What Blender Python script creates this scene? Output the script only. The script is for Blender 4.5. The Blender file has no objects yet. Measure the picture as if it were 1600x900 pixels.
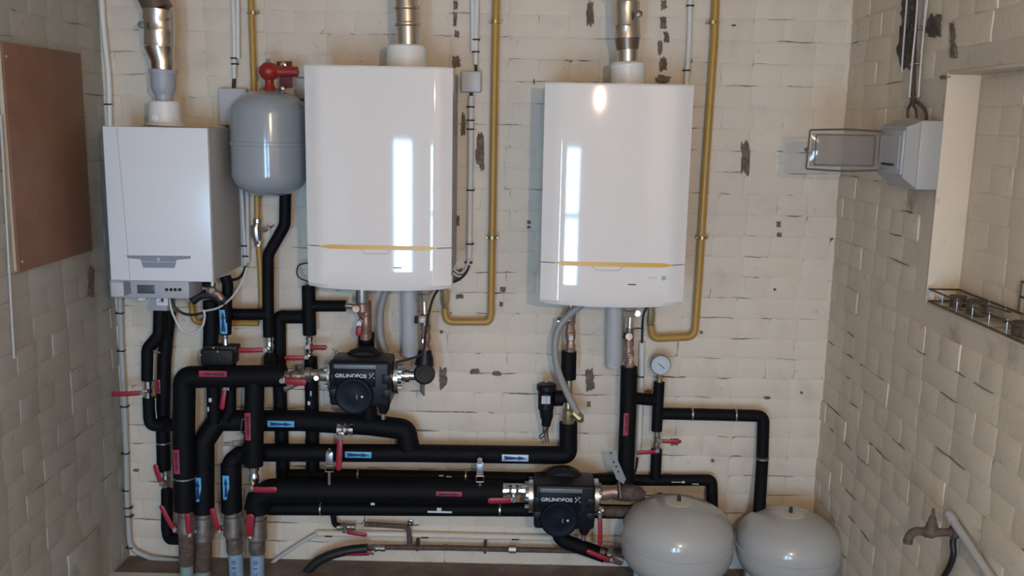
import bpy, bmesh, math, random
from mathutils import Vector, Matrix
random.seed(7)
PI = math.pi
S = bpy.context.scene
C = S.collection

# ------------------------------------------------------------------ camera
F = 1464.8                                   # focal length in pixels of the 1600 x 900 frame
CAM = Vector((0.0, -3.6725, 1.8294))
YAW, PITCH, ROLL = -0.0053, 0.1760, 0.0193
fw = Vector((math.sin(YAW)*math.cos(PITCH), math.cos(YAW)*math.cos(PITCH), -math.sin(PITCH)))
r0 = Vector((math.cos(YAW), -math.sin(YAW), 0)); u0 = r0.cross(fw)
RT = math.cos(ROLL)*r0 + math.sin(ROLL)*u0
UP = -math.sin(ROLL)*r0 + math.cos(ROLL)*u0
cd = bpy.data.cameras.new('camera'); cam = bpy.data.objects.new('camera', cd); C.objects.link(cam)
cd.sensor_width = 36.0; cd.lens = 36.0*F/1600.0; cd.clip_start = 0.05
cam.matrix_world = Matrix(((RT.x, UP.x, -fw.x, CAM.x), (RT.y, UP.y, -fw.y, CAM.y), (RT.z, UP.z, -fw.z, CAM.z), (0, 0, 0, 1)))
S.camera = cam

# room extents (metres): back wall Y = 0, floor Z = 0
XL, XR, YR, ZC = -1.608, 1.249, -5.4, 2.8
DOOR = (-0.98, -0.55, 0.0, 1.70)             # doorway in the wall behind the camera: x0, x1, z0, z1
WIN = (-0.12, 0.20, 0.20, 1.66)              # tall narrow window beside it

# ------------------------------------------------------------------ world and light
W = bpy.data.worlds.new('sky'); S.world = W; W.use_nodes = True
bg = W.node_tree.nodes['Background']
bg.inputs[0].default_value = (0.38, 0.67, 1.0, 1); bg.inputs[1].default_value = 40.0
for (x0, x1, z0, z1), nm in ((DOOR, 'door_daylight'), (WIN, 'window_daylight')):
    ld = bpy.data.lights.new(nm, 'AREA'); ld.shape = 'RECTANGLE'; ld.size = x1-x0; ld.size_y = z1-z0
    ld.cycles.is_portal = True
    lo = bpy.data.objects.new(nm, ld); C.objects.link(lo)
    lo.location = ((x0+x1)/2, YR-0.12, (z0+z1)/2); lo.rotation_euler = (PI/2, 0, 0)
BULB = Vector((0.42, -4.05, 2.00))
ld = bpy.data.lights.new('bulb_light', 'POINT'); ld.energy = 100; ld.color = (1.0, 0.73, 0.49); ld.shadow_soft_size = 0.03
lo = bpy.data.objects.new('bulb_light', ld); C.objects.link(lo); lo.location = BULB
S.view_settings.view_transform = 'Standard'; S.view_settings.look = 'None'
S.view_settings.exposure = 0.02; S.view_settings.gamma = 1.0; S.view_settings.use_curve_mapping = False

# ------------------------------------------------------------------ pixel helpers (a pixel and a real plane give a point)
def ray(px, py):
    return fw + RT*((px-800)/F) + UP*((450-py)/F)
def at(px, py, d=0.0):
    r = ray(px, py); t = (-d-CAM.y)/r.y
    return CAM + r*t
def atx(px, py, x):
    r = ray(px, py); t = (x-CAM.x)/r.x
    return CAM + r*t
def atz(px, py, z):
    r = ray(px, py); t = (z-CAM.z)/r.z
    return CAM + r*t
def sc(p):
    return (Vector(p)-CAM).dot(fw)/F          # metres per pixel at a point
def proj(p):
    d = Vector(p)-CAM; z = d.dot(fw)
    return 800+F*d.dot(RT)/z, 450-F*d.dot(UP)/z, z

# ------------------------------------------------------------------ materials
MATS = {}
def mat(name, col, rough=0.5, metal=0.0, noise=None, bump=None, spec=0.5, coat=0.0, alpha=None, trans=0.0):
    m = bpy.data.materials.new(name); m.use_nodes = True
    nt = m.node_tree; b = nt.nodes['Principled BSDF']
    b.inputs['Base Color'].default_value = (*col, 1); b.inputs['Roughness'].default_value = rough
    b.inputs['Metallic'].default_value = metal; b.inputs['Specular IOR Level'].default_value = spec
    if coat: b.inputs['Coat Weight'].default_value = coat; b.inputs['Coat Roughness'].default_value = 0.04
    if trans: b.inputs['Transmission Weight'].default_value = trans
    if alpha is not None: b.inputs['Alpha'].default_value = alpha
    tc = None
    if noise:
        col2, scale, lo_, hi_ = noise
        tc = nt.nodes.new('ShaderNodeNewGeometry')
        n = nt.nodes.new('ShaderNodeTexNoise'); n.inputs['Scale'].default_value = scale; n.inputs['Detail'].default_value = 6
        nt.links.new(tc.outputs['Position'], n.inputs['Vector'])
        mr = nt.nodes.new('ShaderNodeMapRange'); mr.inputs[1].default_value = lo_; mr.inputs[2].default_value = hi_
        nt.links.new(n.outputs['Fac'], mr.inputs[0])
        mx = nt.nodes.new('ShaderNodeMix'); mx.data_type = 'RGBA'
        mx.inputs[6].default_value = (*col, 1); mx.inputs[7].default_value = (*col2, 1)
        nt.links.new(mr.outputs[0], mx.inputs[0]); nt.links.new(mx.outputs[2], b.inputs['Base Color'])
    if bump:
        scale, st = bump
        tc = tc or nt.nodes.new('ShaderNodeNewGeometry')
        n2 = nt.nodes.new('ShaderNodeTexNoise'); n2.inputs['Scale'].default_value = scale; n2.inputs['Detail'].default_value = 5
        nt.links.new(tc.outputs['Position'], n2.inputs['Vector'])
        bp = nt.nodes.new('ShaderNodeBump'); bp.inputs['Strength'].default_value = st; bp.inputs['Distance'].default_value = 0.01
        nt.links.new(n2.outputs['Fac'], bp.inputs['Height']); nt.links.new(bp.outputs[0], b.inputs['Normal'])
    MATS[name] = m
    return m

def wall_paint(name, base, dirt, blush, dirt_lo, dirt_hi, rough=0.6):
    """Thick old emulsion paint: base colour, big soft blotches, fine grime."""
    m = mat(name, base, rough)
    nt = m.node_tree; b = nt.nodes['Principled BSDF']
    g = nt.nodes.new('ShaderNodeNewGeometry')
    def noise(scale, detail, lo_, hi_):
        n = nt.nodes.new('ShaderNodeTexNoise'); n.inputs['Scale'].default_value = scale; n.inputs['Detail'].default_value = detail
        nt.links.new(g.outputs['Position'], n.inputs['Vector'])
        r = nt.nodes.new('ShaderNodeMapRange'); r.inputs[1].default_value = lo_; r.inputs[2].default_value = hi_
        nt.links.new(n.outputs['Fac'], r.inputs[0]); return n, r
    def mix(a, fac, colr):
        x = nt.nodes.new('ShaderNodeMix'); x.data_type = 'RGBA'
        if isinstance(a, tuple): x.inputs[6].default_value = (*a, 1)
        else: nt.links.new(a, x.inputs[6])
        x.inputs[7].default_value = (*colr, 1); nt.links.new(fac, x.inputs[0]); return x.outputs[2]
    _, r1 = noise(1.7, 3, 0.42, 0.72)
    _, r2 = noise(34 if not name.startswith('joint') else 9, 6, dirt_lo, dirt_hi)
    _, r3 = noise(7, 4, 0.55, 0.95)
    c1 = mix(base, r1.outputs[0], blush); c2 = mix(c1, r3.outputs[0], tuple(0.72*v for v in base)); c3 = mix(c2, r2.outputs[0], dirt)
    nt.links.new(c3, b.inputs['Base Color'])
    nb, _ = noise(60, 4, 0, 1)
    bp = nt.nodes.new('ShaderNodeBump'); bp.inputs['Strength'].default_value = 0.35; bp.inputs['Distance'].default_value = 0.004
    nt.links.new(nb.outputs['Fac'], bp.inputs['Height']); nt.links.new(bp.outputs[0], b.inputs['Normal'])
    return m

CREAM, DIRT = (0.70, 0.62, 0.515), (0.30, 0.25, 0.19)
wall_paint('paint', CREAM, DIRT, (0.64, 0.55, 0.46), 0.66, 0.90)
wall_paint('joint', (0.62, 0.57, 0.48), (0.10, 0.085, 0.07), (0.52, 0.46, 0.38), 0.54, 0.66, 0.8)
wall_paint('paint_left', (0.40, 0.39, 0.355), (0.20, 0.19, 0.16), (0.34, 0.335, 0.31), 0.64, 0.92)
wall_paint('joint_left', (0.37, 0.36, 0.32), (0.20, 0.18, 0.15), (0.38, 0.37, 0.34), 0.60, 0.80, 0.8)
wall_paint('paint_right', (0.66, 0.57, 0.45), (0.30, 0.23, 0.16), (0.60, 0.51, 0.41), 0.64, 0.92)
wall_paint('joint_right', (0.62, 0.53, 0.42), (0.22, 0.17, 0.12), (0.50, 0.43, 0.35), 0.60, 0.80, 0.8)
mat('crack', (0.21, 0.175, 0.14), 0.9)
mat('patch', (0.13, 0.095, 0.07), 0.9, noise=((0.22, 0.165, 0.13), 55, 0.4, 0.65), bump=(90, 0.6))
mat('soot', (0.06, 0.05, 0.04), 0.9, noise=((0.14, 0.11, 0.085), 40, 0.4, 0.7), bump=(70, 0.5))
mat('floor', (0.15, 0.105, 0.085), 0.75, noise=((0.24, 0.19, 0.15), 9, 0.4, 0.75), bump=(40, 0.5))
mat('ceiling', (0.55, 0.52, 0.46), 0.8)
mat('rear', (0.45, 0.42, 0.36), 0.8)
mat('white_gloss', (0.73, 0.71, 0.70), 0.05, coat=0.0, spec=0.5)
mat('white_satin', (0.72, 0.75, 0.80), 0.28)
mat('casing_grey', (0.42, 0.42, 0.42), 0.4)
mat('white_plastic', (0.74, 0.73, 0.71), 0.35)
mat('conduit', (0.66, 0.66, 0.65), 0.4)
mat('grey_plastic', (0.36, 0.38, 0.42), 0.45)
mat('grey_light', (0.50, 0.51, 0.52), 0.45)
mat('box_grey', (0.36, 0.36, 0.35), 0.45)
mat('grey_dark', (0.14, 0.16, 0.19), 0.4)
mat('handle_grey', (0.23, 0.27, 0.33), 0.35)
mat('screen', (0.07, 0.09, 0.11), 0.2)
mat('amber', (0.68, 0.38, 0.06), 0.35)
mat('seam', (0.10, 0.10, 0.11), 0.6)
mat('shade_seam', (0.42, 0.41, 0.41), 0.5)
mat('steel', (0.62, 0.58, 0.53), 0.22, 1.0)
mat('steel_brown', (0.20, 0.15, 0.12), 0.35, 0.7)
mat('chrome', (0.72, 0.71, 0.70), 0.16, 1.0)
mat('zinc', (0.42, 0.42, 0.42), 0.35, 0.9)
mat('brass', (0.42, 0.35, 0.20), 0.35, 0.8)
mat('copper', (0.33, 0.21, 0.165), 0.4, 0.6)
mat('rust', (0.075, 0.052, 0.043), 0.8, noise=((0.14, 0.095, 0.075), 50, 0.4, 0.7), bump=(90, 0.4))
mat('nickel_dull', (0.33, 0.29, 0.26), 0.42, 0.75, noise=((0.20, 0.16, 0.14), 30, 0.4, 0.7))
mat('insulation', (0.004, 0.0045, 0.0065), 0.6, bump=(160, 0.25), spec=0.16)
mat('black_plastic', (0.006, 0.007, 0.011), 0.42, spec=0.3)
mat('black_gloss', (0.004, 0.006, 0.013), 0.45, spec=0.18)
mat('cast_iron', (0.012, 0.011, 0.012), 0.5, spec=0.3, bump=(120, 0.3))
mat('cable_black', (0.012, 0.012, 0.013), 0.45)
mat('cable_brown', (0.07, 0.045, 0.03), 0.55)
mat('cable_white', (0.60, 0.60, 0.60), 0.4)
mat('gas_yellow', (0.43, 0.25, 0.055), 0.38, noise=((0.40, 0.22, 0.04), 14, 0.4, 0.8))
mat('vessel_grey', (0.30, 0.33, 0.36), 0.16, coat=0.3)
mat('vessel_pale', (0.43, 0.43, 0.42), 0.20, coat=0.3)
mat('vessel_disc', (0.60, 0.57, 0.52), 0.5)
mat('red_rubber', (0.31, 0.012, 0.032), 0.4)
mat('red_paint', (0.28, 0.018, 0.012), 0.4)
mat('red_dark', (0.14, 0.012, 0.014), 0.5)
mat('sticker_red', (0.34, 0.03, 0.06), 0.45)
mat('arrow_red', (0.10, 0.008, 0.02), 0.5)
mat('sticker_blue', (0.10, 0.42, 0.70), 0.4)
mat('sticker_pale', (0.45, 0.58, 0.78), 0.3)
mat('arrow_blue', (0.008, 0.022, 0.12), 0.5)
mat('sleeve_blue', (0.25, 0.36, 0.47), 0.45)
mat('sleeve_green', (0.20, 0.28, 0.28), 0.6)
mat('ink_blue', (0.06, 0.12, 0.26), 0.6)
mat('paper', (0.72, 0.73, 0.75), 0.5)
mat('ink', (0.015, 0.015, 0.018), 0.6)
mat('white_print', (0.66, 0.68, 0.72), 0.5)
mat('teal_print', (0.30, 0.42, 0.38), 0.5)
mat('hardboard', (0.20, 0.098, 0.060), 0.55, noise=((0.25, 0.125, 0.08), 11, 0.35, 0.75))
mat('raw_wood', (0.48, 0.42, 0.33), 0.7)
mat('hose_grey', (0.30, 0.30, 0.29), 0.45)
mat('pvc_grey', (0.40, 0.41, 0.40), 0.4)
mat('gauge_face', (0.50, 0.58, 0.64), 0.35)
mat('wire_rust', (0.10, 0.075, 0.055), 0.6, 0.3)
mat('smoke_clear', (0.26, 0.235, 0.215), 0.04, alpha=0.55)
mat('smoke_frame', (0.12, 0.10, 0.095), 0.15, alpha=0.80)
mat('bulb_glass', (0.9, 0.85, 0.75), 0.2)
nt = MATS['bulb_glass'].node_tree.nodes['Principled BSDF']
nt.inputs['Emission Color'].default_value = (1.0, 0.80, 0.58, 1); nt.inputs['Emission Strength'].default_value = 30

# ------------------------------------------------------------------ mesh builder
class MB:
    def __init__(s): s.v = []; s.f = []
    def add(s, vs, fs):
        n = len(s.v); s.v += [tuple(v) for v in vs]; s.f += [tuple(i+n for i in f) for f in fs]; return s
    def bm(s, bm_):
        bm_.verts.ensure_lookup_table(); bm_.verts.index_update()
        s.add([v.co.copy() for v in bm_.verts], [[v.index for v in f.verts] for f in bm_.faces]); bm_.free(); return s
    def box(s, lo_, hi_, bevel=0.0, seg=2):
        b = bmesh.new(); bmesh.ops.create_cube(b, size=1.0)
        c = [(a+c_)/2 for a, c_ in zip(lo_, hi_)]; d = [abs(c_-a) for a, c_ in zip(lo_, hi_)]
        for v in b.verts: v.co = Vector((c[0]+v.co.x*d[0], c[1]+v.co.y*d[1], c[2]+v.co.z*d[2]))
        if bevel: bmesh.ops.bevel(b, geom=list(b.edges), offset=bevel, segments=seg, affect='EDGES', profile=0.5)
        return s.bm(b)
    def obox(s, c, ax, ay, az, bevel=0.0, seg=2):
        """box with half-axis vectors"""
        b = bmesh.new(); bmesh.ops.create_cube(b, size=2.0)
        L = (ax.length, ay.length, az.length)
        for v in b.verts: v.co = Vector((v.co.x*L[0], v.co.y*L[1], v.co.z*L[2]))
        if bevel: bmesh.ops.bevel(b, geom=list(b.edges), offset=bevel, segments=seg, affect='EDGES', profile=0.5)
        M = Matrix((ax.normalized(), ay.normalized(), az.normalized())).transposed()
        for v in b.verts: v.co = M @ v.co + Vector(c)
        return s.bm(b)
    def tube(s, pts, r, seg=14, caps=True):
        pts = [Vector(p) for p in pts]; n = len(pts)
        rs = r if isinstance(r, (list, tuple)) else [r]*n
        T = []
        for i in range(n):
            a = pts[max(0, i-1)]; b_ = pts[min(n-1, i+1)]; T.append((b_-a).normalized())
        up = Vector((0, -1, 0)) if abs(T[0].y) < 0.9 else Vector((0, 0, 1))
        nx = (up - T[0]*up.dot(T[0])).normalized(); vs = []
        for i in range(n):
            if i: nx = (nx - T[i]*nx.dot(T[i])).normalized()
            ny = T[i].cross(nx)
            for k in range(seg):
                a = 2*PI*k/seg; vs.append(pts[i] + (nx*math.cos(a)+ny*math.sin(a))*rs[i])
        fs = [(i*seg+k, i*seg+(k+1) % seg, (i+1)*seg+(k+1) % seg, (i+1)*seg+k) for i in range(n-1) for k in range(seg)]
        if caps:
            fs.append(tuple(reversed(range(seg)))); fs.append(tuple((n-1)*seg+k for k in range(seg)))
        return s.add(vs, fs)
    def lathe(s, o, ax, prof, seg=24, phase=0.0):
        """prof: (distance along ax, radius)"""
        o = Vector(o); ax = Vector(ax).normalized()
        h = Vector((0, 0, 1)) if abs(ax.z) < 0.9 else Vector((1, 0, 0))
        a = (h-ax*h.dot(ax)).normalized(); b_ = ax.cross(a); vs = []
        for t, r in prof:
            r = max(r, 1e-4)
            for k in range(seg):
                q = 2*PI*k/seg+phase; vs.append(o+ax*t+(a*math.cos(q)+b_*math.sin(q))*r)
        m = len(prof)
        fs = [(i*seg+k, i*seg+(k+1) % seg, (i+1)*seg+(k+1) % seg, (i+1)*seg+k) for i in range(m-1) for k in range(seg)]
        fs.append(tuple(reversed(range(seg)))); fs.append(tuple((m-1)*seg+k for k in range(seg)))
        return s.add(vs, fs)
    def prism(s, poly, off):
        """poly: list of points, extruded by vector off"""
        n = len(poly); off = Vector(off); p = [Vector(q) for q in poly]
        return s.add(p+[q+off for q in p], [tuple(range(n)), tuple(reversed(range(n, 2*n)))] + [(i, n+i, n+(i+1) % n, (i+1) % n) for i in range(n)])
    def build(s, name, m, parent=None, ang=38, fix=True):
        me = bpy.data.meshes.new(name); me.from_pydata(s.v, [], s.f); me.validate()
        if fix:
            b = bmesh.new(); b.from_mesh(me); bmesh.ops.recalc_face_normals(b, faces=b.faces); b.to_mesh(me); b.free()
        me.polygons.foreach_set('use_smooth', [True]*len(me.polygons))
        me.set_sharp_from_angle(angle=math.radians(ang))
        me.materials.append(MATS[m])
        o = bpy.data.objects.new(name, me); C.objects.link(o); child(o, parent)
        return o
def child(o, p):
    if p is None: return
    o.parent = p
    if p.type == 'EMPTY': o.matrix_parent_inverse = Matrix.Translation(-Vector(p.location))
def thing(name, label, cat, loc, group=None):
    o = bpy.data.objects.new(name, None); C.objects.link(o); o.location = loc; o.empty_display_size = 0.05
    return tag(o, label, cat, group)
def tag(o, label, cat, group=None, kind=None):
    o['label'] = label; o['category'] = cat
    if group: o['group'] = group
    if kind: o['kind'] = kind
    return o
def fillet(pts, rad, n=6):
    pts = [Vector(p) for p in pts]; out = [pts[0]]
    for i in range(1, len(pts)-1):
        a, b, c = pts[i-1], pts[i], pts[i+1]
        u = (a-b); v = (c-b); L = min(u.length, v.length)*0.49
        u.normalize(); v.normalize(); ang = u.angle(v)
        if ang > PI-0.02: out.append(b); continue
        t = min(rad/math.tan(ang/2), L); p, q = b+u*t, b+v*t
        for k in range(n+1):
            f = k/n; out.append((1-f)**2*p + 2*f*(1-f)*(b*0.86+(p+q)*0.07) + f*f*q)
    out.append(pts[-1]); return out
def smooth(pts, n=8):
    """Catmull-Rom through the points"""
    P = [Vector(p) for p in pts]; P = [2*P[0]-P[1]]+P+[2*P[-1]-P[-2]]; out = []
    for i in range(1, len(P)-2):
        for k in range(n):
            t = k/n; a, b, c, d = P[i-1:i+3]
            out.append(0.5*((2*b)+(c-a)*t+(2*a-5*b+4*c-d)*t*t+(3*b-a-3*c+d)*t**3))
    out.append(P[-2]); return out
def P3(pts, d):
    """pixel list (x, y[, depth]) to points"""
    return [at(p[0], p[1], p[2] if len(p) > 2 else d) for p in pts]
def mb(): return MB()
def text_mesh(name, txt, size, org, xdir, ydir, m, parent, sx=1.0, off=0.0, ext=0.0006):
    cu = bpy.data.curves.new(name, 'FONT'); cu.body = txt; cu.size = size; cu.align_x = 'CENTER'; cu.align_y = 'CENTER'
    cu.extrude = ext; cu.offset = off; cu.resolution_u = 3
    t = bpy.data.objects.new('tmp', cu); C.objects.link(t); bpy.context.view_layer.update()
    me = bpy.data.meshes.new_from_object(t.evaluated_get(bpy.context.evaluated_depsgraph_get()))
    bpy.data.objects.remove(t)
    X, Y = Vector(xdir).normalized(), Vector(ydir).normalized(); Z = X.cross(Y)
    for v in me.vertices: v.co = Vector(org)+X*v.co.x*sx+Y*v.co.y+Z*v.co.z
    me.materials.clear(); me.materials.append(MATS[m]); me.name = name
    o = bpy.data.objects.new(name, me); C.objects.link(o); child(o, parent); return o

# ================================================================== the room shell
def struct(o): o['kind'] = 'structure'; return o
T = 0.25
fl = struct(mb().box((XL-T, YR-T, -0.15), (XR+T, 0.02, 0.0)).build('floor', 'floor'))
struct(mb().box((XL-T, YR-T, ZC), (XR+T, T, ZC+0.15)).build('ceiling', 'ceiling'))
wb = struct(mb().box((XL-T, 0.0, -0.1), (XR+T, T, ZC)).build('wall_back', 'joint'))
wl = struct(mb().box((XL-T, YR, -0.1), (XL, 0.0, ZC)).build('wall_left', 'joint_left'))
# right wall with a shallow recess (old window niche)
NX = XR+0.095
ny1 = atx(1482, 111, XR).y; nz1 = atx(1482, 111, XR).z; nz0 = atx(1447, 474, XR).z; ny0 = ny1-1.15
b = mb()
b.box((XR, ny1, -0.1), (XR+T, 0.0, ZC)); b.box((XR, YR, -0.1), (XR+T, ny0, ZC))
b.box((XR, ny0, -0.1), (XR+T, ny1, nz0)); b.box((XR, ny0, nz1), (XR+T, ny1, ZC)); b.box((NX, ny0, nz0), (XR+T, ny1, nz1))
wr = struct(b.build('wall_right', 'joint_right'))
# smooth painted reveal of the recess
b = mb(); b.box((XR-0.004, ny1-0.008, nz0), (NX, ny1, nz1), 0.003); b.build('niche_reveal', 'paint_right', wr)
mb().box((XR-0.004, ny0, nz0-0.0005), (NX, ny1-0.008, nz0+0.007), 0.003).build('niche_sill', 'paint_right', wr)
mb().box((XR-0.004, ny0, nz1-0.010), (NX, ny1-0.008, nz1), 0.003).build('niche_head', 'paint_right', wr)
# rear wall with doorway and window (behind the camera)
b = mb(); x0, x1, z0, z1 = DOOR; a0, a1, c0, c1 = WIN
for lo_, hi_ in (((XL-T, -0.1), (x0, ZC)), ((x0, z1), (x1, ZC)), ((x1, -0.1), (a0, ZC)), ((a0, -0.1), (a1, c0)), ((a0, c1), (a1, ZC)), ((a1, -0.1), (XR+T, ZC))):
    b.box((lo_[0], YR-T, lo_[1]), (hi_[0], YR, hi_[1]))
struct(b.build('wall_rear', 'rear'))
b = mb()
for lo_, hi_ in (((x0, 0), (x0+.05, z1)), ((x1-.05, 0), (x1, z1)), ((x0, z1-.05), (x1, z1))):
    b.box((lo_[0], YR-0.09, lo_[1]), (hi_[0], YR-0.02, hi_[1]))
struct(b.build('door_1', 'rear'))
b = mb(); b.box((a0, YR-.1, c0), (a1, YR-.04, c0+.05)); b.box((a0, YR-.1, c1-.05), (a1, YR-.04, c1))
for xx in (a0, a1-.04): b.box((xx, YR-.1, c0+.05), (xx+.04, YR-.04, c1-.05))
b.box((a0+.04, YR-.1, 1.0), (a1-.04, YR-.04, 1.05))
struct(b.build('window_1', 'rear'))
# bare bulb on its flex behind the camera
bl = thing('pendant_bulb', 'bare glowing light bulb hanging from the ceiling behind the viewer', 'lamp', BULB)
mb().tube([BULB+Vector((0, 0, .17)), (BULB.x, BULB.y, ZC)], 0.004, 8).build('flex', 'cable_white', bl)
mb().lathe(BULB+Vector((0, 0, .06)), (0, 0, 1), [(0, .018), (.03, .022), (.09, .02), (.11, .008)], 16).build('lamp_holder', 'black_plastic', bl)
g = mb().lathe(BULB+Vector((0, 0, .055)), (0, 0, 1), [(.012, .016), (0.0, .018), (-.004, .012)], 16).build('bulb_cap', 'bulb_glass', bl)

# ------------------------------------------------------------------ brickwork
BH, JT = 0.0825, 0.0008
LS, LH = 0.232, 0.116
def brick_mesh(L, seed, proud, wob, mname):
    rnd = random.Random(seed); w, h = L-JT, BH-JT; bv = 0.015
    xs = [-w/2, -w/2+bv, 0, w/2-bv, w/2]; zs = [-h/2, -h/2+bv, h/2-bv, h/2]; vs = []
    for j, z in enumerate(zs):
        for i, x in enumerate(xs):
            edge = i in (0, 4) or j in (0, 3)
            y = -0.0002+rnd.uniform(-.0006, .0006) if edge else -proud-rnd.uniform(-wob, wob)
            vs.append((x+(rnd.uniform(-.0025, .0025) if i != 2 else 0), y, z+rnd.uniform(-.0022, .0022)))
    fs = [(j*5+i, j*5+i+1, (j+1)*5+i+1, (j+1)*5+i) for j in range(3) for i in range(4)]
    rim = [0, 1, 2, 3, 4, 9, 14, 19, 18, 17, 16, 15, 10, 5]; nr = len(rim)
    vs += [vs[k] for k in rim]+[(vs[k][0], 0.012, vs[k][2]) for k in rim]      # own rim, so the arris stays crisp
    fs += [(20+(k+1) % nr, 20+k, 20+nr+k, 20+nr+(k+1) % nr) for k in range(nr)]
    me = bpy.data.meshes.new('brick'); me.from_pydata(vs, [], fs); me.validate()
    me.polygons.foreach_set('use_smooth', [True]*len(me.polygons)); me.materials.append(MATS[mname]); return me
def brick_wall(parent, mname, place, ulen, ztop, proud, wob, skip, near, seed, limit=300, lift=0.0):
    """place(u, z) -> (point, rotation about Z).  The bricks that show are objects; the rest is one stuff mesh."""
    rnd = random.Random(seed)
    var = {L: [brick_mesh(L, seed*100+k+int(L*1000), proud, wob, mname) for k in range(7)] for L in (LS, LH)}
    items = []
    for c in range(int(ztop/BH)+1):
        z = (c+0.5)*BH; L = LS if c % 2 else LH
        u = (-LS*0.25 if c % 2 else -LH*0.5)+rnd.uniform(-.012, .012)
        while u < ulen:
            uc = u+L/2
            if not skip(uc, z, L): items.append((uc, z, L))
            u += L
    shown, rest = [], []
    for it in items:
        p, rz = place(it[0], it[1]); x, y, zz = proj(p)
        if zz > .3 and -25 < x < 1625 and -20 < y < 920: shown.append((near(x, y, zz), it))
        else: rest.append(it)
    shown.sort(key=lambda t: t[0]); rest += [t[1] for t in shown[limit:]]
    for _, (u, z, L) in shown[:limit]:
        p, rz = place(u, z); o = bpy.data.objects.new('brick', rnd.choice(var[L])); C.objects.link(o)
        o.location = p; o.rotation_euler = (rnd.uniform(-.02, .02), 0, rz+rnd.uniform(-1, 1)*wob*5)
        n_ = Vector((math.sin(rz), -math.cos(rz), 0)); o.location += n_*(rnd.uniform(0, lift) if rnd.random() < .35 else 0)
        o.parent = parent
    m = MB()
    for (u, z, L) in rest:
        p, rz = place(u, z); me = rnd.choice(var[L]); M = Matrix.Translation(p) @ Matrix.Rotation(rz, 4, 'Z')
        m.add([M @ v.co for v in me.vertices], [tuple(f.vertices) for f in me.polygons])
    if m.v: o = m.build('brickwork', mname, parent, 80, False); o['kind'] = 'stuff'
def occ_back(x, y, z):
    hid = (160 < x < 358 and 197 < y < 440) or (472 < x < 705 and 100 < y < 450) or (850 < x < 1085 and 130 < y < 478) or (975 < x < 1310 and y > 800) or (365 < x < 470 and 145 < y < 290)
    return (1 if hid else 0, abs(y-450)+abs(x-800)*.1)
brick_wall(wb, 'paint', lambda u, z: (Vector((XL+u, 0, z)), 0.0), XR-XL, ZC, 0.0036, 0.0008, lambda u, z, L: False, occ_back, 1, 300, 0.0012)
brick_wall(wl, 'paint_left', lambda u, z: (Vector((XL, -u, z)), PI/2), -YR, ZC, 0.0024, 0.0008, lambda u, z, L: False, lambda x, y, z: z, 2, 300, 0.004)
def skip_r(u, z, L):
    return ny0-L/2-.02 < -u < ny1+L/2+.0 and nz0-BH/2 < z < nz1+BH/2 and not (-u > ny1+L/2 or -u < ny0-L/2)
brick_wall(wr, 'paint_right', lambda u, z: (Vector((XR, -u, z)), -PI/2), -YR, ZC, 0.0030, 0.0010, skip_r, lambda x, y, z: z, 3, 260, 0.006)
def skip_n(u, z, L):
    return not (ny0+L/2 < -u < ny1-L/2+.02 and nz0+BH/2 < z < nz1-BH/2)
brick_wall(wr, 'paint_right', lambda u, z: (Vector((NX, -u, z)), -PI/2), -YR, ZC, 0.0026, 0.0008, skip_n, lambda x, y, z: z, 4, 40, 0.004)

# dark hairline cracks where the paint has opened along the bed joints
def cracks(parent, place, nrm, us, ztop, count, seed):
    rnd = random.Random(seed); m = MB(); nrm = Vector(nrm)
    for _ in range(count):
        z = rnd.randint(1, int(ztop/BH)-1)*BH; u = rnd.uniform(*us); L = rnd.uniform(.02, .11)*(1 if rnd.random() < .75 else 1.6); n = 8; h = rnd.uniform(.0007, .0019)
        top_, bot_ = [], []; ph = rnd.uniform(0, 6)
        for i in range(n+1):
            f = i/n; w = h*math.sin(PI*min(max(f, .04), .96))*rnd.uniform(.6, 1.3); zz = z+.0022*math.sin(f*3+ph)
            p = place(u+(f-.5)*L, zz); top_.append(p+Vector((0, 0, w))+nrm*.0042); bot_.append(p-Vector((0, 0, w))+nrm*.0042)
        q = top_+bot_+[v-nrm*.006 for v in top_+bot_]; k = n+1; fs = []
        for i in range(n): fs += [(i, k+i, k+i+1, i+1), (2*k+i, i, i+1, 2*k+i+1), (k+i, 3*k+i, 3*k+i+1, k+i+1)]
        m.add(q, fs)
    o = m.build('joint_cracks', 'crack', parent, 40); o['kind'] = 'stuff'
cracks(wb, lambda u, z: Vector((u, 0, z)), (0, -1, 0), (XL+.06, XR-.06), ZC, 260, 11)
cracks(wl, lambda u, z: Vector((XL, u, z)), (1, 0, 0), (-1.4, -.05), ZC, 30, 12)
cracks(wr, lambda u, z: Vector((XR, u, z)), (-1, 0, 0), (-.88, -.05), ZC, 50, 13)
cracks(wr, lambda u, z: Vector((XR, u, z)), (-1, 0, 0), (-1.9, -.98), nz0, 26, 14)
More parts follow.
